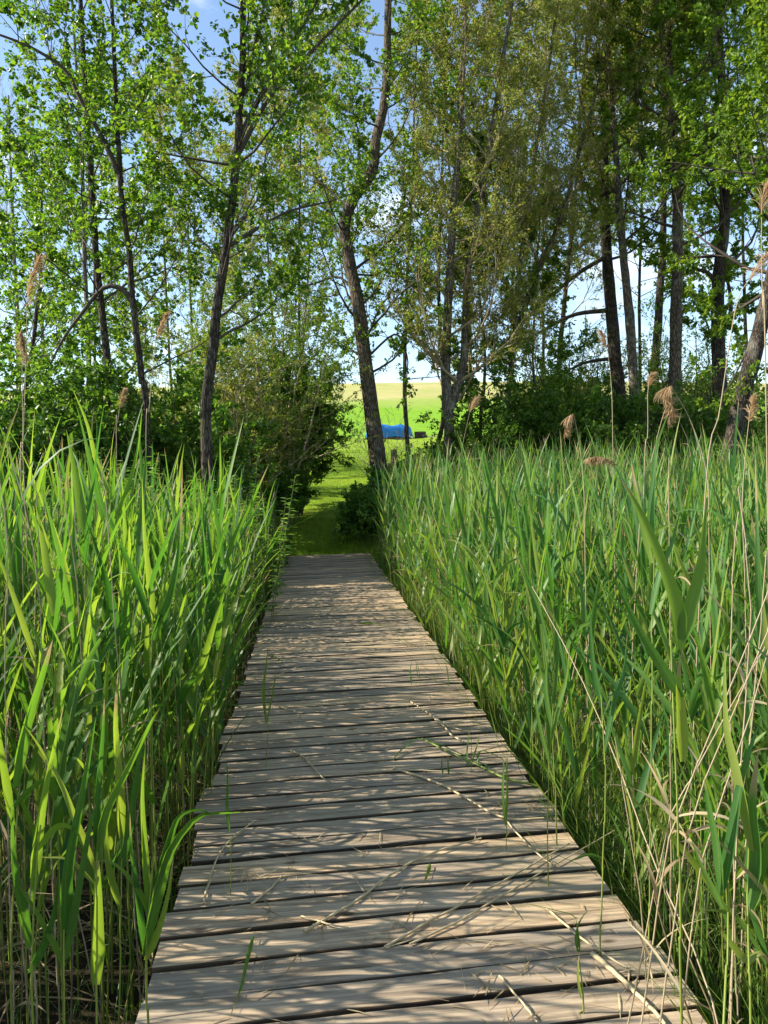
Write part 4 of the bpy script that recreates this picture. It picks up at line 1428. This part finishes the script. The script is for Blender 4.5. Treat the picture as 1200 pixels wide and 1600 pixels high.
single_reed('reed with two long leaves crossing in the lower left part of the bed', [(101, 1610), (102, 1520), (104, 1450)], 1.9,
            [([(103, 1460), (105, 1360), (130, 1230), (150, 1120)], 0.042, 0.3), ([(102, 1500), (120, 1400), (140, 1290), (150, 1255)], 0.030, 0.4), ([(101, 1510), (70, 1450), (40, 1400), (10, 1360)], 0.022, 0.5)], 'reed_left', 0.008)
single_reed('large sunlit leaf pair rising to the right at the top of the left bed', [(335, 1010, 3.6), (345, 930, 3.6), (352, 870, 3.6)], 3.6,
            [([(352, 880), (370, 830), (395, 780), (420, 725)], 0.040, 0.3), ([(345, 930), (375, 880), (425, 840), (500, 800)], 0.016, 0.7), ([(350, 890), (340, 820), (330, 760), (325, 715)], 0.03, 0.2)], 'reed_left', 0.007)
single_reed('tall reed with a bright blade pointing up-left above the left bed', [(205, 1010, 3.4), (195, 880, 3.4), (170, 760, 3.4)], 3.4,
            [([(170, 770), (150, 720), (135, 660), (112, 605)], 0.036, 0.3), ([(180, 810), (200, 760), (215, 700), (222, 640)], 0.03, 0.3), ([(185, 840), (160, 790), (150, 740), (152, 690)], 0.03, 0.3)], 'reed_left', 0.007)
single_reed('reed at mid left with one wide glowing leaf standing upright', [(235, 1120, 2.9), (238, 1020, 2.9), (240, 960, 2.9)], 2.9,
            [([(240, 970), (232, 900), (225, 830), (222, 745)], 0.036, 0.2), ([(238, 1000), (265, 930), (280, 850), (285, 720)], 0.044, 0.3), ([(239, 985), (255, 960), (245, 1000), (250, 1060)], 0.02, 0.4)], 'reed_left', 0.007)
single_reed('reed at the lower left edge with a broad dark blade bent down across its stem', [(48, 1620), (46, 1500), (52, 1380), (60, 1290)], 1.9,
            [([(52, 1390), (60, 1300), (75, 1210), (100, 1100)], 0.036, 0.3), ([(47, 1480), (30, 1400), (20, 1330), (18, 1240)], 0.034, 0.3), ([(56, 1330), (90, 1290), (120, 1300), (135, 1340)], 0.024, 0.6),
             ([(47, 1520), (70, 1470), (85, 1420), (92, 1350)], 0.030, 0.3)], 'reed_left', 0.008)
single_reed('reed at the left edge whose pale leaf points up right above the lower bed', [(14, 1500), (18, 1350), (24, 1220)], 2.1,
            [([(24, 1230), (40, 1140), (70, 1040), (82, 1000)], 0.040, 0.3), ([(20, 1290), (5, 1200), (-5, 1130), (-8, 1060)], 0.03, 0.3), ([(22, 1260), (50, 1230), (80, 1215), (110, 1230)], 0.022, 0.6)], 'reed_left', 0.008)
single_reed('reed in the lower left bed with two stiff leaves held straight up', [(186, 1610, 2.3), (188, 1450, 2.3), (190, 1300, 2.3)], 2.3,
            [([(190, 1310), (186, 1220), (180, 1130), (184, 1050)], 0.038, 0.2), ([(189, 1360), (205, 1270), (218, 1180), (240, 1100)], 0.034, 0.3), ([(188, 1420), (170, 1360), (165, 1300), (170, 1240)], 0.03, 0.3)], 'reed_left', 0.008)
# right hero reeds
single_reed('tall reed at the right edge with two pale leaves spread in a wide V', [(1070, 1610, 1.75), (1068, 1400, 1.7), (1066, 1180), (1064, 1040), (1063, 1000)], 1.68,
            [([(1063, 1015), (1058, 950), (1035, 880), (1000, 800), (968, 745)], 0.040, 0.2, 0.25), ([(1065, 1000), (1078, 950), (1095, 880), (1104, 780)], 0.042, 0.2, 0.1),
             ([(1066, 1090), (1040, 1050), (1000, 985), (955, 895)], 0.034, 0.3, -0.4), ([(1067, 1190), (1064, 1120), (1060, 1070), (1062, 1020)], 0.034, 0.2)], 'reed_left', 0.008)
single_reed('single broad upright leaf blade sticking up above the right bed', [(1015, 1050, 2.4), (1018, 930, 2.4), (1020, 850, 2.4)], 2.4,
            [([(1020, 860), (1018, 800), (1022, 740), (1026, 680)], 0.038, 0.2), ([(1019, 880), (1005, 820), (995, 770), (985, 715)], 0.032, 0.3), ([(1017, 960), (1030, 900), (1050, 850), (1062, 800)], 0.03, 0.3)], 'reed_right', 0.007)
single_reed('reed with a long pale blade bending down at the lower right', [(1125, 1610, 1.5), (1128, 1500), (1130, 1380)], 1.6,
            [([(1128, 1400), (1120, 1320), (1108, 1260), (1100, 1215)], 0.026, 0.3), ([(1130, 1390), (1145, 1300), (1160, 1210), (1190, 1120)], 0.034, 0.3), ([(1130, 1460), (1165, 1500), (1190, 1490), (1215, 1530)], 0.022, 0.6),
             ([(1129, 1420), (1110, 1380), (1095, 1350), (1080, 1310)], 0.018, 0.5)], 'reed_right', 0.008)
single_reed('reed with wide bright leaves by the dry stalks at the lower right', [(1176, 1600, 1.55), (1172, 1450), (1176, 1300)], 1.6,
            [([(1176, 1390), (1180, 1330), (1176, 1260), (1185, 1170)], 0.05, 0.2), ([(1174, 1420), (1190, 1360), (1210, 1280)], 0.04, 0.3), ([(1175, 1330), (1150, 1200), (1135, 1130), (1132, 1010)], 0.03, 0.3)], 'reed_right', 0.008)
single_reed('pale reed shoot standing clear right of the boardwalk at mid height', [(868, 1275, 3.05), (862, 1130, 3.05), (866, 1000, 3.05)], 3.05,
            [([(863, 1140), (854, 1090), (853, 1060), (856, 1010)], 0.03, 0.2), ([(864, 1110), (870, 1050), (872, 1010), (866, 960)], 0.026, 0.2), ([(866, 1050), (845, 960), (820, 900), (800, 850)], 0.018, 0.5)], 'reed_right', 0.007)
single_reed('slender bright green reed rising from the right edge near the sunlit planks', [(939, 1400, 2.35), (942, 1330, 2.35), (945, 1200, 2.35), (940, 1080, 2.35)], 2.35,
            [([(941, 1340), (920, 1335), (900, 1342), (890, 1345)], 0.012, 0.5), ([(944, 1180), (960, 1100), (975, 1050), (980, 990)], 0.026, 0.3), ([(942, 1110), (930, 1050), (925, 1010), (922, 950)], 0.026, 0.3)], 'reed_right', 0.007)
single_reed('thin reed growing tight against the right deck edge at mid distance', [(856, 1290, 2.75), (858, 1200, 2.75), (866, 1100, 2.75)], 2.75,
            [([(860, 1160), (875, 1100), (885, 1060), (890, 1010)], 0.024, 0.3), ([(858, 1190), (845, 1140), (838, 1100), (836, 1050)], 0.022, 0.3)], 'reed_right', 0.006)


# --- dead stalks with plumes
def plume_mesh(parent, org, P, length, width, seed, droop=1.2):
    """feathery seed head hanging along the stalk tip"""
    r = np.random.default_rng(seed)
    C = smooth_line(P, 20)
    n = 300
    t = r.random(n) ** 0.85
    i = np.minimum((t * 19).astype(int), 18)
    Bp = C[i]
    T = norm(np.gradient(C, axis=0))[i]
    az = np.arctan2(T[:, 1], T[:, 0]) + r.normal(0, 0.8, n)
    el = np.arcsin(np.clip(T[:, 2], -1, 1)) - np.abs(r.normal(0, 0.35, n))
    L = width * 0.8 * r.uniform(0.4, 1.5, n) * (1 - 0.45 * t)
    b_ = MB()
    ribbons(b_, Bp, az, el, r.uniform(0.5, droop + 0.4, n), L, r.uniform(0.0014, 0.0036, n), 6, r.normal(0, 1, n), None, 0, 0, 1)
    tubes(b_, C[None], np.full((1, 20), 0.0016), 4)
    return b_.build('plume', M['plume'], parent, origin=org)


def plume_reed(label, stem_px, plume_px, d, width, seed, stem_w=0.005, droop=1.2):
    P = np.array([at(p[0], p[1], p[2] if len(p) > 2 else d) for p in stem_px])
    foot = P[0].copy()
    g = float(zg(foot[0], foot[1]))
    dv = norm(P[0] - P[1]) * 0.3 + np.array([0, 0, -0.7])
    if foot[2] > g:
        foot = foot + dv * ((g - 0.02 - foot[2]) / dv[2])
        P = np.concatenate([[foot], P])
    org = P[0]
    root = empty('dry_reed', org)
    tag(root, label, 'dry reed', 'dead reeds with seed plumes')
    b_ = MB()
    C = smooth_line(P, 20)
    tubes(b_, C[None], np.linspace(stem_w / 2, stem_w / 4, 20)[None], 6, cap=True)
    b_.build('stem', M['dry'], root, origin=org)
    Q = np.array([at(p[0], p[1], p[2] if len(p) > 2 else d) for p in plume_px])
    plume_mesh(root, org, Q, 0, width, seed, droop)
    return root


plume_reed('tall dry reed with the upright golden plume highest at the left', [(33, 760), (36, 690), (40, 580), (42, 480)], [(42, 480), (46, 445), (54, 420), (60, 405)], 3.6, 0.10, 1, droop=0.9)
plume_reed('dry reed with a brown drooping plume just below the golden one', [(38, 760), (36, 690), (35, 600), (33, 520)], [(33, 515), (36, 525), (40, 545), (42, 560)], 3.7, 0.09, 2, droop=1.5)
plume_reed('dry reed with a small pinkish plume left of the thick leaning alder', [(228, 700), (233, 640), (240, 560), (244, 525)], [(244, 530), (248, 515), (254, 500), (258, 492)], 4.5, 0.09, 3)
plume_reed('short dry reed whose pale plume is half hidden in the left bushes', [(182, 700), (184, 660), (188, 630)], [(186, 640), (189, 625), (193, 610)], 5.0, 0.07, 4)
plume_reed('dry reed with a large golden plume at the right edge, highest on that side', [(1196, 560), (1192, 480), (1190, 400), (1190, 340)], [(1190, 335), (1192, 305), (1200, 285), (1212, 275)], 2.5, 0.085, 5, droop=1.4)
plume_reed('dry reed bent into the right edge with a pinkish ragged plume', [(1100, 800), (1125, 640), (1150, 480), (1175, 430)], [(1170, 440), (1190, 405), (1215, 380)], 2.6, 0.08, 6)
plume_reed('dry reed with a hanging tan plume above the right bed, left of the others', [(914, 850), (912, 760), (906, 700), (897, 650)], [(896, 647), (890, 650), (885, 662), (882, 675)], 3.6, 0.075, 7, droop=1.6)
plume_reed('fallen dry reed with its dark plume lying on the right bed', [(1150, 930), (1080, 850), (1010, 780), (966, 728)], [(966, 728), (950, 718), (935, 714), (918, 716)], 3.3, 0.075, 8, droop=1.8)
plume_reed('arched dry reed with a brown plume hanging before the big trunks', [(1108, 850), (1104, 740), (1080, 660), (1050, 605)], [(1050, 603), (1044, 605), (1042, 612), (1040, 622)], 3.4, 0.10, 9, droop=1.7)
plume_reed('dry reed with a wispy grey plume lower than the arched one', [(1000, 810), (1018, 720), (1036, 650), (1046, 628)], [(1046, 625), (1050, 632), (1048, 645), (1044, 655)], 3.6, 0.09, 10, droop=1.8)
plume_reed('straight dry reed with a tiny tuft standing left of the arched one', [(1006, 760), (1012, 680), (1012, 620), (1014, 600)], [(1013, 605), (1015, 592), (1018, 585)], 3.8, 0.06, 11)
plume_reed('thin dry reed with a faint pink tuft in front of the leftmost big trunk', [(958, 720), (955, 600), (948, 540)], [(948, 545), (945, 530), (940, 518)], 4.6, 0.07, 12)
plume_reed('dry reed with a brown plume before the forked willow', [(715, 760), (722, 700), (735, 640)], [(734, 645), (738, 632), (744, 622)], 7.5, 0.13, 13)
plume_reed('dark dry reed with a ragged head at the right edge of the bed', [(1165, 960), (1160, 800), (1164, 720), (1172, 640)], [(1170, 660), (1174, 640), (1176, 620)], 3.2, 0.06, 14)

# dead stalks without plumes, leaning in the beds
dry_px = [
    ('dry tan stalk leaning right in the thick of the left bed', [(195, 1180), (180, 1000), (170, 830), (160, 720)], 2.7),
    ('thin dry stalk crossing the left bed from lower right to upper left', [(128, 1020), (120, 900), (100, 780), (92, 720)], 2.8),
    ('pair-width dry stalk upright near the left edge of the picture', [(72, 1100), (66, 950), (50, 820), (12, 690)], 2.4),
    ('bent dry stalk near the left edge just in front of the bed', [(10, 1100), (12, 900), (4, 780), (-10, 700)], 2.2),
    ('short brown stalk standing among the leaves of the left bed', [(140, 1060), (135, 960), (118, 830), (112, 740)], 3.0),
    ('dry stalk leaning left over the right bed with a forked top', [(1128, 1610, 1.8), (1020, 1345, 2.15), (967, 1199, 2.4), (900, 1045, 2.7), (829, 917, 3.0)], 2.2),
    ('straight dry stalk standing upright in the right bed', [(1044, 1000), (1042, 900), (1043, 800), (1042, 715)], 2.6),
    ('long dry stalk curving up to the right edge of the picture', [(1150, 1450, 1.9), (1165, 1150), (1180, 960), (1155, 760)], 2.0),
    ('dry stalk leaning hard right, lowest of the bundle at the right edge', [(1045, 1330), (1100, 1180), (1160, 1040), (1215, 900)], 1.9),
    ('dry stalk leaning right in the middle of the bundle at the right edge', [(1070, 1340), (1120, 1190), (1170, 1060), (1215, 960)], 1.85),
    ('thick orange-tan stalk of the bundle at the right edge', [(1090, 1360), (1130, 1230), (1165, 1130), (1200, 1010)], 1.8),
    ('upright dry stalk at the back of the bundle at the right edge', [(1150, 1330), (1165, 1200), (1180, 1050), (1195, 860)], 1.95),
    ('pale dry stalk leaning right from the foot of the right bed', [(1048, 1280), (1075, 1230), (1130, 1130), (1200, 1010)], 2.0),
    ('dry stalk slanting down to the near right corner of the deck', [(1120, 1600), (1080, 1500), (1040, 1390), (1010, 1260)], 2.0),
    ('slim dry stalk tilted left above the right deck edge', [(1000, 1430), (985, 1330), (970, 1240), (955, 1150)], 2.2),
    ('dry stalk standing upright behind the tall V-leaved reed', [(1145, 1180), (1140, 1050), (1146, 900), (1156, 800)], 2.2),
]
for lab, spx, d in dry_px:
    single_reed(lab, spx, d, [], 'dead_leaf', 0.0058 if d < 2.4 else 0.006, 'dry_stalk', 'dead stalks in the reed beds', dry=True)['category'] = 'dry stalk'

# ------------------------------------------------------------------ things lying on the deck
def lying(label, pts_px, w, mat='straw', name='dry_stalk', cat='dry stalk', lift=0.006, grp='dry stalks lying on the boardwalk', side_twigs=0):
    P = np.array([on_z(px_, py_, 0.004 + w / 2) for px_, py_ in pts_px])
    P[:, 2] += np.linspace(0.0, lift, len(P))
    C = smooth_line(P, 14)
    w = w * 1.25
    C[1:-1] += np.random.default_rng(int(abs(pts_px[0][0]) * 7)).normal(0, 0.0018, (12, 3)) * np.array([1, 1, 0.0])
    b_ = MB()
    tubes(b_, C[None], np.linspace(w / 2, w / 3.2, 14)[None], 7, cap=True)
    o = b_.build(name, M[mat], None, origin=C[7])
    tag(o, label, cat, grp)
    return o


lying('long straight dry stalk lying diagonally across the planks in the lower middle', [(475, 1455), (560, 1405), (620, 1360), (690, 1330), (752, 1312)], 0.008)
lying('dry stalk running from the sunlit planks toward the right deck edge', [(600, 1480), (700, 1425), (800, 1370), (890, 1320)], 0.007)
lying('dry stalk lying next to the one that runs to the right deck edge', [(640, 1475), (720, 1438), (820, 1380), (960, 1300)], 0.006)
lying('pale dry stalk lying across the planks right of the middle', [(615, 1200), (680, 1222), (740, 1255), (790, 1280), (850, 1280)], 0.009)
lying('thin straight dry stalk lying along a plank right of the middle', [(560, 1206), (640, 1204), (690, 1206), (760, 1212)], 0.006)
lying('thick broken dry stalk lying on the sunlit planks at the lower right', [(925, 1490), (960, 1520), (1000, 1560), (1040, 1605)], 0.013)
lying('thin dry stalk crossing the thick broken one at the lower right', [(855, 1420), (900, 1460), (940, 1490), (980, 1515)], 0.007)
lying('dry stalk pointing at the camera on the lower right planks', [(780, 1525), (805, 1555), (840, 1600)], 0.006)
lying('thin bent dry stalk lying left of the middle over several planks', [(318, 1412), (330, 1365), (355, 1318), (398, 1284)], 0.007)
lying('short dry stalk lying left of the middle, touching the thin bent one', [(392, 1412), (412, 1398), (432, 1380), (444, 1366)], 0.007)
lying('short dry stalk with a crossed twig in front of the long diagonal one', [(470, 1432), (490, 1438), (515, 1446), (545, 1452)], 0.006)
lying('dry twig lying across two planks on the right at mid distance', [(678, 1122), (692, 1134), (706, 1150), (724, 1160)], 0.010)
lying('dry stalk slanting over the planks right of the far green shoots', [(640, 1095), (665, 1112), (700, 1135), (722, 1142)], 0.007)
lying('fallen seed head stalk at the middle of the boardwalk', [(452, 1172), (475, 1185), (495, 1210), (511, 1228)], 0.008, lift=0.02)
lying('thin dry straw lying on the right planks near the deck edge', [(780, 1270), (815, 1310), (845, 1340), (862, 1352)], 0.006)
lying('dark twig on the planks at the left of the middle distance', [(436, 1105), (460, 1112), (470, 1122)], 0.006)
lying('dark bent twig on the far planks of the boardwalk at the left', [(432, 1058), (445, 1050), (468, 1042)], 0.006)

# scraps of straw
r5 = np.random.default_rng(77)
mb = MB()
n = 340
py = r5.uniform(930, 1598, n)
fx = r5.random(n)
pts = []
for a, b in zip(py, fx):
    xl = 440 - 0.3264 * (a - 880)
    xr = 580 + 0.724 * (a - 868)
    pts.append(on_z(xl + (xr - xl) * (0.06 + 0.88 * b), a, 0.004))
B = np.array(pts)
cl = r5.random(n) < 0.45
cent = np.array([on_z(430, 1360, 0.004), on_z(700, 1100, 0.004), on_z(800, 1260, 0.004), on_z(790, 1500, 0.004), on_z(560, 1380, 0.004), on_z(900, 1520, 0.004)])
B[cl] = cent[r5.integers(0, 6, cl.sum())] + r5.normal(0, 0.16, (cl.sum(), 3)) * np.array([1, 1, 0])
B[:, 0] = np.clip(B[:, 0], edge_l(B[:, 1]) + 0.03, edge_r(B[:, 1]) - 0.03)
B[:, 2] = 0.005
ribbons(mb, B, r5.random(n) * 6.28, np.abs(r5.normal(0, 0.10, n)), np.abs(r5.normal(0, 0.15, n)), r5.uniform(0.03, 0.16, n), r5.uniform(0.003, 0.008, n), 3, r5.normal(0, 0.6, n), None, 0)
tag(mb.build('straw', M['dead_leaf']), 'small scraps of dry straw scattered over the planks', 'straw', kind='stuff')


def green_fallen(label, pts_px, w, mat='reed_right', name='fallen_leaf'):
    P = np.array([on_z(px_, py_, 0.012) for px_, py_ in pts_px])
    C0 = P.mean(0)
    o = path_leaf(P, w, M[mat], None, C0, 0.5, (0.05, 0.3, -1.0), name)
    o.location = C0
    return tag(o, label, 'leaf', 'green leaves lying on the boardwalk')


green_fallen('dark green leaf lying flat on the far planks right of the middle', [(562, 975), (580, 974), (595, 976), (608, 977)], 0.045)
green_fallen('small dark leaf lying on the planks left of the middle distance', [(424, 1022), (432, 1028), (444, 1036)], 0.035)
green_fallen('narrow green leaf lying toward the camera at the lower left of the deck', [(396, 1462), (386, 1500), (376, 1545), (358, 1592)], 0.016)
green_fallen('small curled leaf on the planks above the long diagonal stalk', [(672, 1350), (668, 1365), (662, 1380)], 0.018)


def shoot(label, base_px, top_px, blades, h_w=0.004, mat='reed_right', grp='green shoots growing through the boardwalk'):
    """seedling that grows up between two planks; its height follows from its foot"""
    f = on_z(*base_px, -0.03)
    d = (f - CAM) @ Fv
    tp = at(top_px[0], top_px[1], d)
    org = f
    root = empty('reed_shoot', org)
    tag(root, label, 'shoot', grp)
    C = smooth_line(np.array([f, f * 0.5 + tp * 0.5 + np.array([0.004, 0, 0]), tp]), 8)
    b_ = MB()
    tubes(b_, C[None], np.linspace(h_w / 2, h_w / 4, 8)[None], 6, cap=True)
    b_.build('stem', M['reed_stem'], root, origin=org)
    for pts, w in blades:
        P = np.array([at(p[0], p[1], d + (p[2] if len(p) > 2 else 0)) for p in pts])
        path_leaf(P, w, M[mat], root, org, 0.3)
    return root


shoot('tall thin green shoot through the planks on the left at mid distance', (415, 1208), (420, 1070), [([(416, 1130), (412, 1080), (416, 1040), (420, 1005)], 0.022), ([(417, 1130), (425, 1090), (430, 1060), (430, 1045)], 0.014)])
shoot('thin green shoot on the left in front of the arching leaf', (360, 1412), (358, 1270), [([(359, 1300), (355, 1260), (356, 1220), (354, 1185)], 0.018)])
shoot('sturdy green shoot with two blades on the right half of the planks', (790, 1338), (790, 1260), [([(790, 1290), (786, 1240), (787, 1200), (785, 1175)], 0.016), ([(790, 1290), (793, 1240), (792, 1200), (794, 1172)], 0.016)])
shoot('group of short green stems beside the bent reed right of the middle', (735, 1217), (736, 1150), [([(731, 1200), (730, 1175), (732, 1155), (733, 1142)], 0.014), ([(738, 1190), (744, 1170), (748, 1155), (750, 1147)], 0.012)])
shoot('short green stub left of the bent reed, leftmost of three', (692, 1219), (690, 1180), [([(692, 1210), (690, 1195), (690, 1182)], 0.009)])
shoot('short green stub right of the leftmost stub under the bent reed', (701, 1219), (700, 1182), [([(701, 1210), (700, 1195), (699, 1182)], 0.009)])
shoot('thin dark shoot at the far right beside the twig on the planks', (643, 1078), (641, 1040), [([(643, 1070), (641, 1050), (644, 1030)], 0.012)])
shoot('thin pair of dark shoots on the far right planks', (658, 1076), (652, 1036), [([(655, 1060), (651, 1045), (652, 1030)], 0.010)])
shoot('thin green shoot right of the pair of dark shoots', (702, 1078), (698, 1040), [([(702, 1070), (699, 1050), (696, 1035)], 0.010)])
shoot('leaning dark green shoot at the right edge of mid deck', (780, 1175), (766, 1110), [([(776, 1150), (768, 1120), (762, 1095)], 0.009)])
shoot('pale green seedling on the sunlit planks at the lower right', (905, 1500), (902, 1445), [([(904, 1490), (900, 1465), (906, 1440), (920, 1420)], 0.012), ([(904, 1480), (903, 1455), (900, 1435)], 0.010)], 0.006)
shoot('tall pale seedling at the lower right leaning beside the thick broken stalk', (912, 1600), (905, 1500), [([(908, 1560), (903, 1520), (905, 1490)], 0.012), ([(910, 1580), (900, 1590), (880, 1600)], 0.012)], 0.006)
shoot('thin upright straw-coloured stem on the left planks', (385, 1412), (386, 1362), [])
shoot('short brown stem among the straw left of the middle', (385, 1300), (385, 1275), [])

# the bent green reed lying over the planks
P = [(614, 1184), (635, 1168), (660, 1164), (700, 1180), (745, 1196), (790, 1216), (840, 1226)]
pts = np.array([on_z(a, b, 0.02) for a, b in P])
pts[:, 2] = [0.01, 0.03, 0.055, 0.04, 0.025, 0.02, 0.015]
root = empty('fallen_reed', pts[3])
tag(root, 'bent green reed lying over the planks toward the right edge', 'reed')
b_ = MB()
tubes(b_, smooth_line(pts[2:], 14)[None], np.linspace(0.004, 0.006, 14)[None], 6, cap=True)
b_.build('stem', M['reed_stem'], root, origin=pts[3])
path_leaf(pts[:5], 0.022, M['reed_right'], root, pts[3], 0.5, (0, 0.5, -1))
path_leaf(pts[2:6] + np.array([0.02, -0.01, 0.01]), 0.02, M['reed_right'], root, pts[3], 0.8, (0, 0.5, -1))
path_leaf(np.array([pts[4], pts[4] + (0.03, 0.04, 0.05), pts[4] + (0.10, 0.03, 0.03), pts[4] + (0.16, -0.02, 0.0)]), 0.018, M['reed_right'], root, pts[3], 0.8, (0, 0.5, -1))

# ------------------------------------------------------------------ willowherb on the left bank, behind the reeds
def herb_proto(seed, h, n_st=11):
    r = np.random.default_rng(seed)
    root = empty('willowherb', (0, 0, 0))
    b_, c_ = MB(), MB()
    for q in range(n_st):
        a = r.random() * 6.28
        b0 = np.array([math.cos(a), math.sin(a), 0]) * r.uniform(0.02, 0.42)
        tip = b0 * 1.5 + np.array([r.normal(0, 0.06), r.normal(0, 0.06), h * r.uniform(0.7, 1.0)])
        C = smooth_line(np.array([b0, (b0 + tip) / 2 + r.normal(0, 0.02, 3), tip]), 8)
        tubes(b_, C[None], np.linspace(0.005, 0.002, 8)[None], 4)
        n = 64
        t = r.uniform(0.3, 1.0, n)
        i = np.minimum((t * 7).astype(int), 6)
        P = C[i] + (C[i + 1] - C[i]) * (t * 7 - i)[:, None]
        az = np.arange(n) * 2.4 + r.normal(0, 0.3, n)
        D = np.stack([np.cos(az), np.sin(az), r.uniform(-0.1, 0.7, n)], -1)
        Nn = np.tile(np.array([0, 0, 1.0]), (n, 1)) + r.normal(0, 0.3, (n, 3))
        L = 0.13 * (1.15 - 0.55 * t) * r.uniform(0.7, 1.2, n)
        leaves(c_, P, D, Nn, L, L * 0.24, narrow=True, droop=0.25)
    b_.build('stem', M['green_stem'], root)
    c_.build('foliage', M['bramble'], root)
    return root


hp = [herb_proto(400 + i, hh) for i, hh in enumerate((2.35, 2.1, 2.5, 1.85))]
spots = [(60, 9.6), (110, 9.2), (165, 9.8), (215, 9.0), (262, 9.5), (305, 9.2), (345, 10.0), (190, 8.0), (240, 7.6), (290, 8.3), (335, 8.6), (372, 9.4),
         (398, 11.0), (385, 12.2), (370, 11.4), (412, 12.6), (320, 7.3), (140, 8.2), (90, 8.0), (20, 8.6), (405, 10.2), (425, 13.2), (350, 7.9), (275, 6.6)]
bands = [(130, 'at the far left behind the reeds'), (250, 'behind the left reeds below the slim alders'), (350, 'below the thick leaning alder'), (999, 'beside the left edge of the boardwalk end')]
for c, (px_, d_) in enumerate(spots):
    o = hp[c] if c < 4 else copy_tree(hp[c % 4])
    x, y_ = px_xy(px_, d_)
    o.location = (x, y_, zg(x, y_) - 0.03)
    s = 0.85 + 0.3 * ((c * 37) % 10) / 10
    o.scale = (s, s, s * (0.95 if px_ < 380 else 0.62))
    o.rotation_euler = (0, 0, c * 1.7)
    ht = ('tall', 'middling', 'tallest', 'low')[c % 4]
    tag(o, f'{ht} leafy willowherb clump ' + next(b for lim, b in bands if px_ < lim), 'wild plant', 'willowherb on the left bank')

# ------------------------------------------------------------------ blue tarpaulin heap on the field edge
TD = 58.0
c0 = at(608, 691, TD)
cx, cy_ = c0[0], c0[1]
cz = float(zg(cx, cy_))
org = np.array([cx, cy_, cz])
heap = empty('covered_heap', org)
tag(heap, 'long low heap under a bright blue tarpaulin at the edge of the field', 'covered heap')
r = np.random.default_rng(88)
b_ = MB()
nu, nv = 34, 22
U_, V_ = np.meshgrid(np.linspace(0, 1, nu), np.linspace(0, 1, nv), indexing='ij')
LX_, WY_ = 1.75, 0.75
hh = 1.12
th = PI * V_
prof_y = -np.sign(np.cos(th)) * np.abs(np.cos(th)) ** 0.55 * WY_
prof_z = np.sin(th) ** 0.5 * hh
endf = np.clip(1 - np.abs(U_ * 2 - 1) ** 8, 0, 1) ** 0.5
X_ = (U_ * 2 - 1) * LX_
Z_ = prof_z * (0.25 + 0.75 * endf) * (1 - 0.22 * U_ + 0.06 * np.sin(U_ * 9)) + 0.12 + 0.04 * np.sin(U_ * 23 + V_ * 9) + r.normal(0, 0.012, U_.shape)
Y_ = prof_y * (0.6 + 0.4 * endf) + 0.05 * np.sin(U_ * 17 + 1) * np.sin(th)
bottom = (V_ < 0.02) | (V_ > 0.98)
Z_[bottom] = 0.10 + 0.10 * (0.5 + 0.5 * np.sin(U_[bottom] * 13)) 
Vv = np.stack([cx + X_, cy_ + Y_, cz + Z_], -1).reshape(-1, 3)
ii, jj = np.meshgrid(np.arange(nu - 1), np.arange(nv - 1), indexing='ij')
q = (ii * nv + jj).ravel()
b_.add(Vv, np.stack([q, q + nv, q + nv + 1, q + 1], -1))
b_.build('tarpaulin', M['tarp'], heap, origin=org)
b_ = MB()
for k in range(5):
    box(b_, (cx - 1.8, cy_ - 0.7 + k * 0.33, cz - 0.1), (cx + 1.8, cy_ - 0.52 + k * 0.33, cz + 0.13))
b_.build('pallet', M['beam'], heap, smooth=False, origin=org)
b_ = MB()
rp = smooth_line(np.array([(cx + 1.15, cy_ - 0.85, cz + 0.7), (cx + 1.4, cy_ - 0.9, cz + 0.25), (cx + 1.7, cy_ - 1.0, cz + 0.02)]), 10)
tubes(b_, rp[None], np.full((1, 10), 0.025), 6)
b_.build('rope', M['rope'], heap, origin=org)
# dark pile of logs right of it
c1 = at(658, 690, TD)
x1, y1 = c1[0], c1[1]
z1 = float(zg(x1, y1))
pile = empty('log_pile', (x1, y1, z1))
tag(pile, 'low dark stack of logs right of the blue tarpaulin', 'log pile')
for row, nn in enumerate((3, 2)):
    for k in range(nn):
        b_ = MB()
        yy = y1 + (k - (nn - 1) / 2) * 0.29
        zz_ = z1 + 0.12 + row * 0.24
        tubes(b_, [[(x1 - 0.5 + 0.05 * k, yy, zz_), (x1, yy, zz_ + 0.01), (x1 + 0.42 - 0.08 * row, yy, zz_)]], [[0.14, 0.145, 0.135]], 10, cap=True)
        b_.build('log', M['bark_dark'], pile, origin=np.array(pile.location))

# cut post and pale stump behind the crooked alder
for nm, lab, px_, py_, d_, rr, hh_, mt in (('wooden_post', 'short dark post right of the crooked alder, in front of the mown field', 617, 752, 22, 0.085, 1.0, 'bark_mid'),
                                         ('tree_stump', 'pale cut stump between the crooked alder and the short dark post', 607, 748, 23, 0.17, 0.55, 'dry')):
    p = at(px_, py_, d_)
    z = float(zg(p[0], p[1]))
    o_ = np.array([p[0], p[1], z])
    b_ = MB()
    zs = np.linspace(-0.1, hh_, 7)
    Pp = np.stack([p[0] + 0.01 * np.sin(zs * 5), np.full(7, p[1]), z + zs], -1)
    tubes(b_, Pp[None], (rr * (1.25 - 0.25 * np.linspace(0, 1, 7)))[None], 12, cap=True)
    tag(b_.build(nm, M[mt], None, origin=o_), lab, 'post' if 'post' in nm else 'stump')

print('objects', len(bpy.data.objects), 'faces', sum(len(m.polygons) for m in bpy.data.meshes))
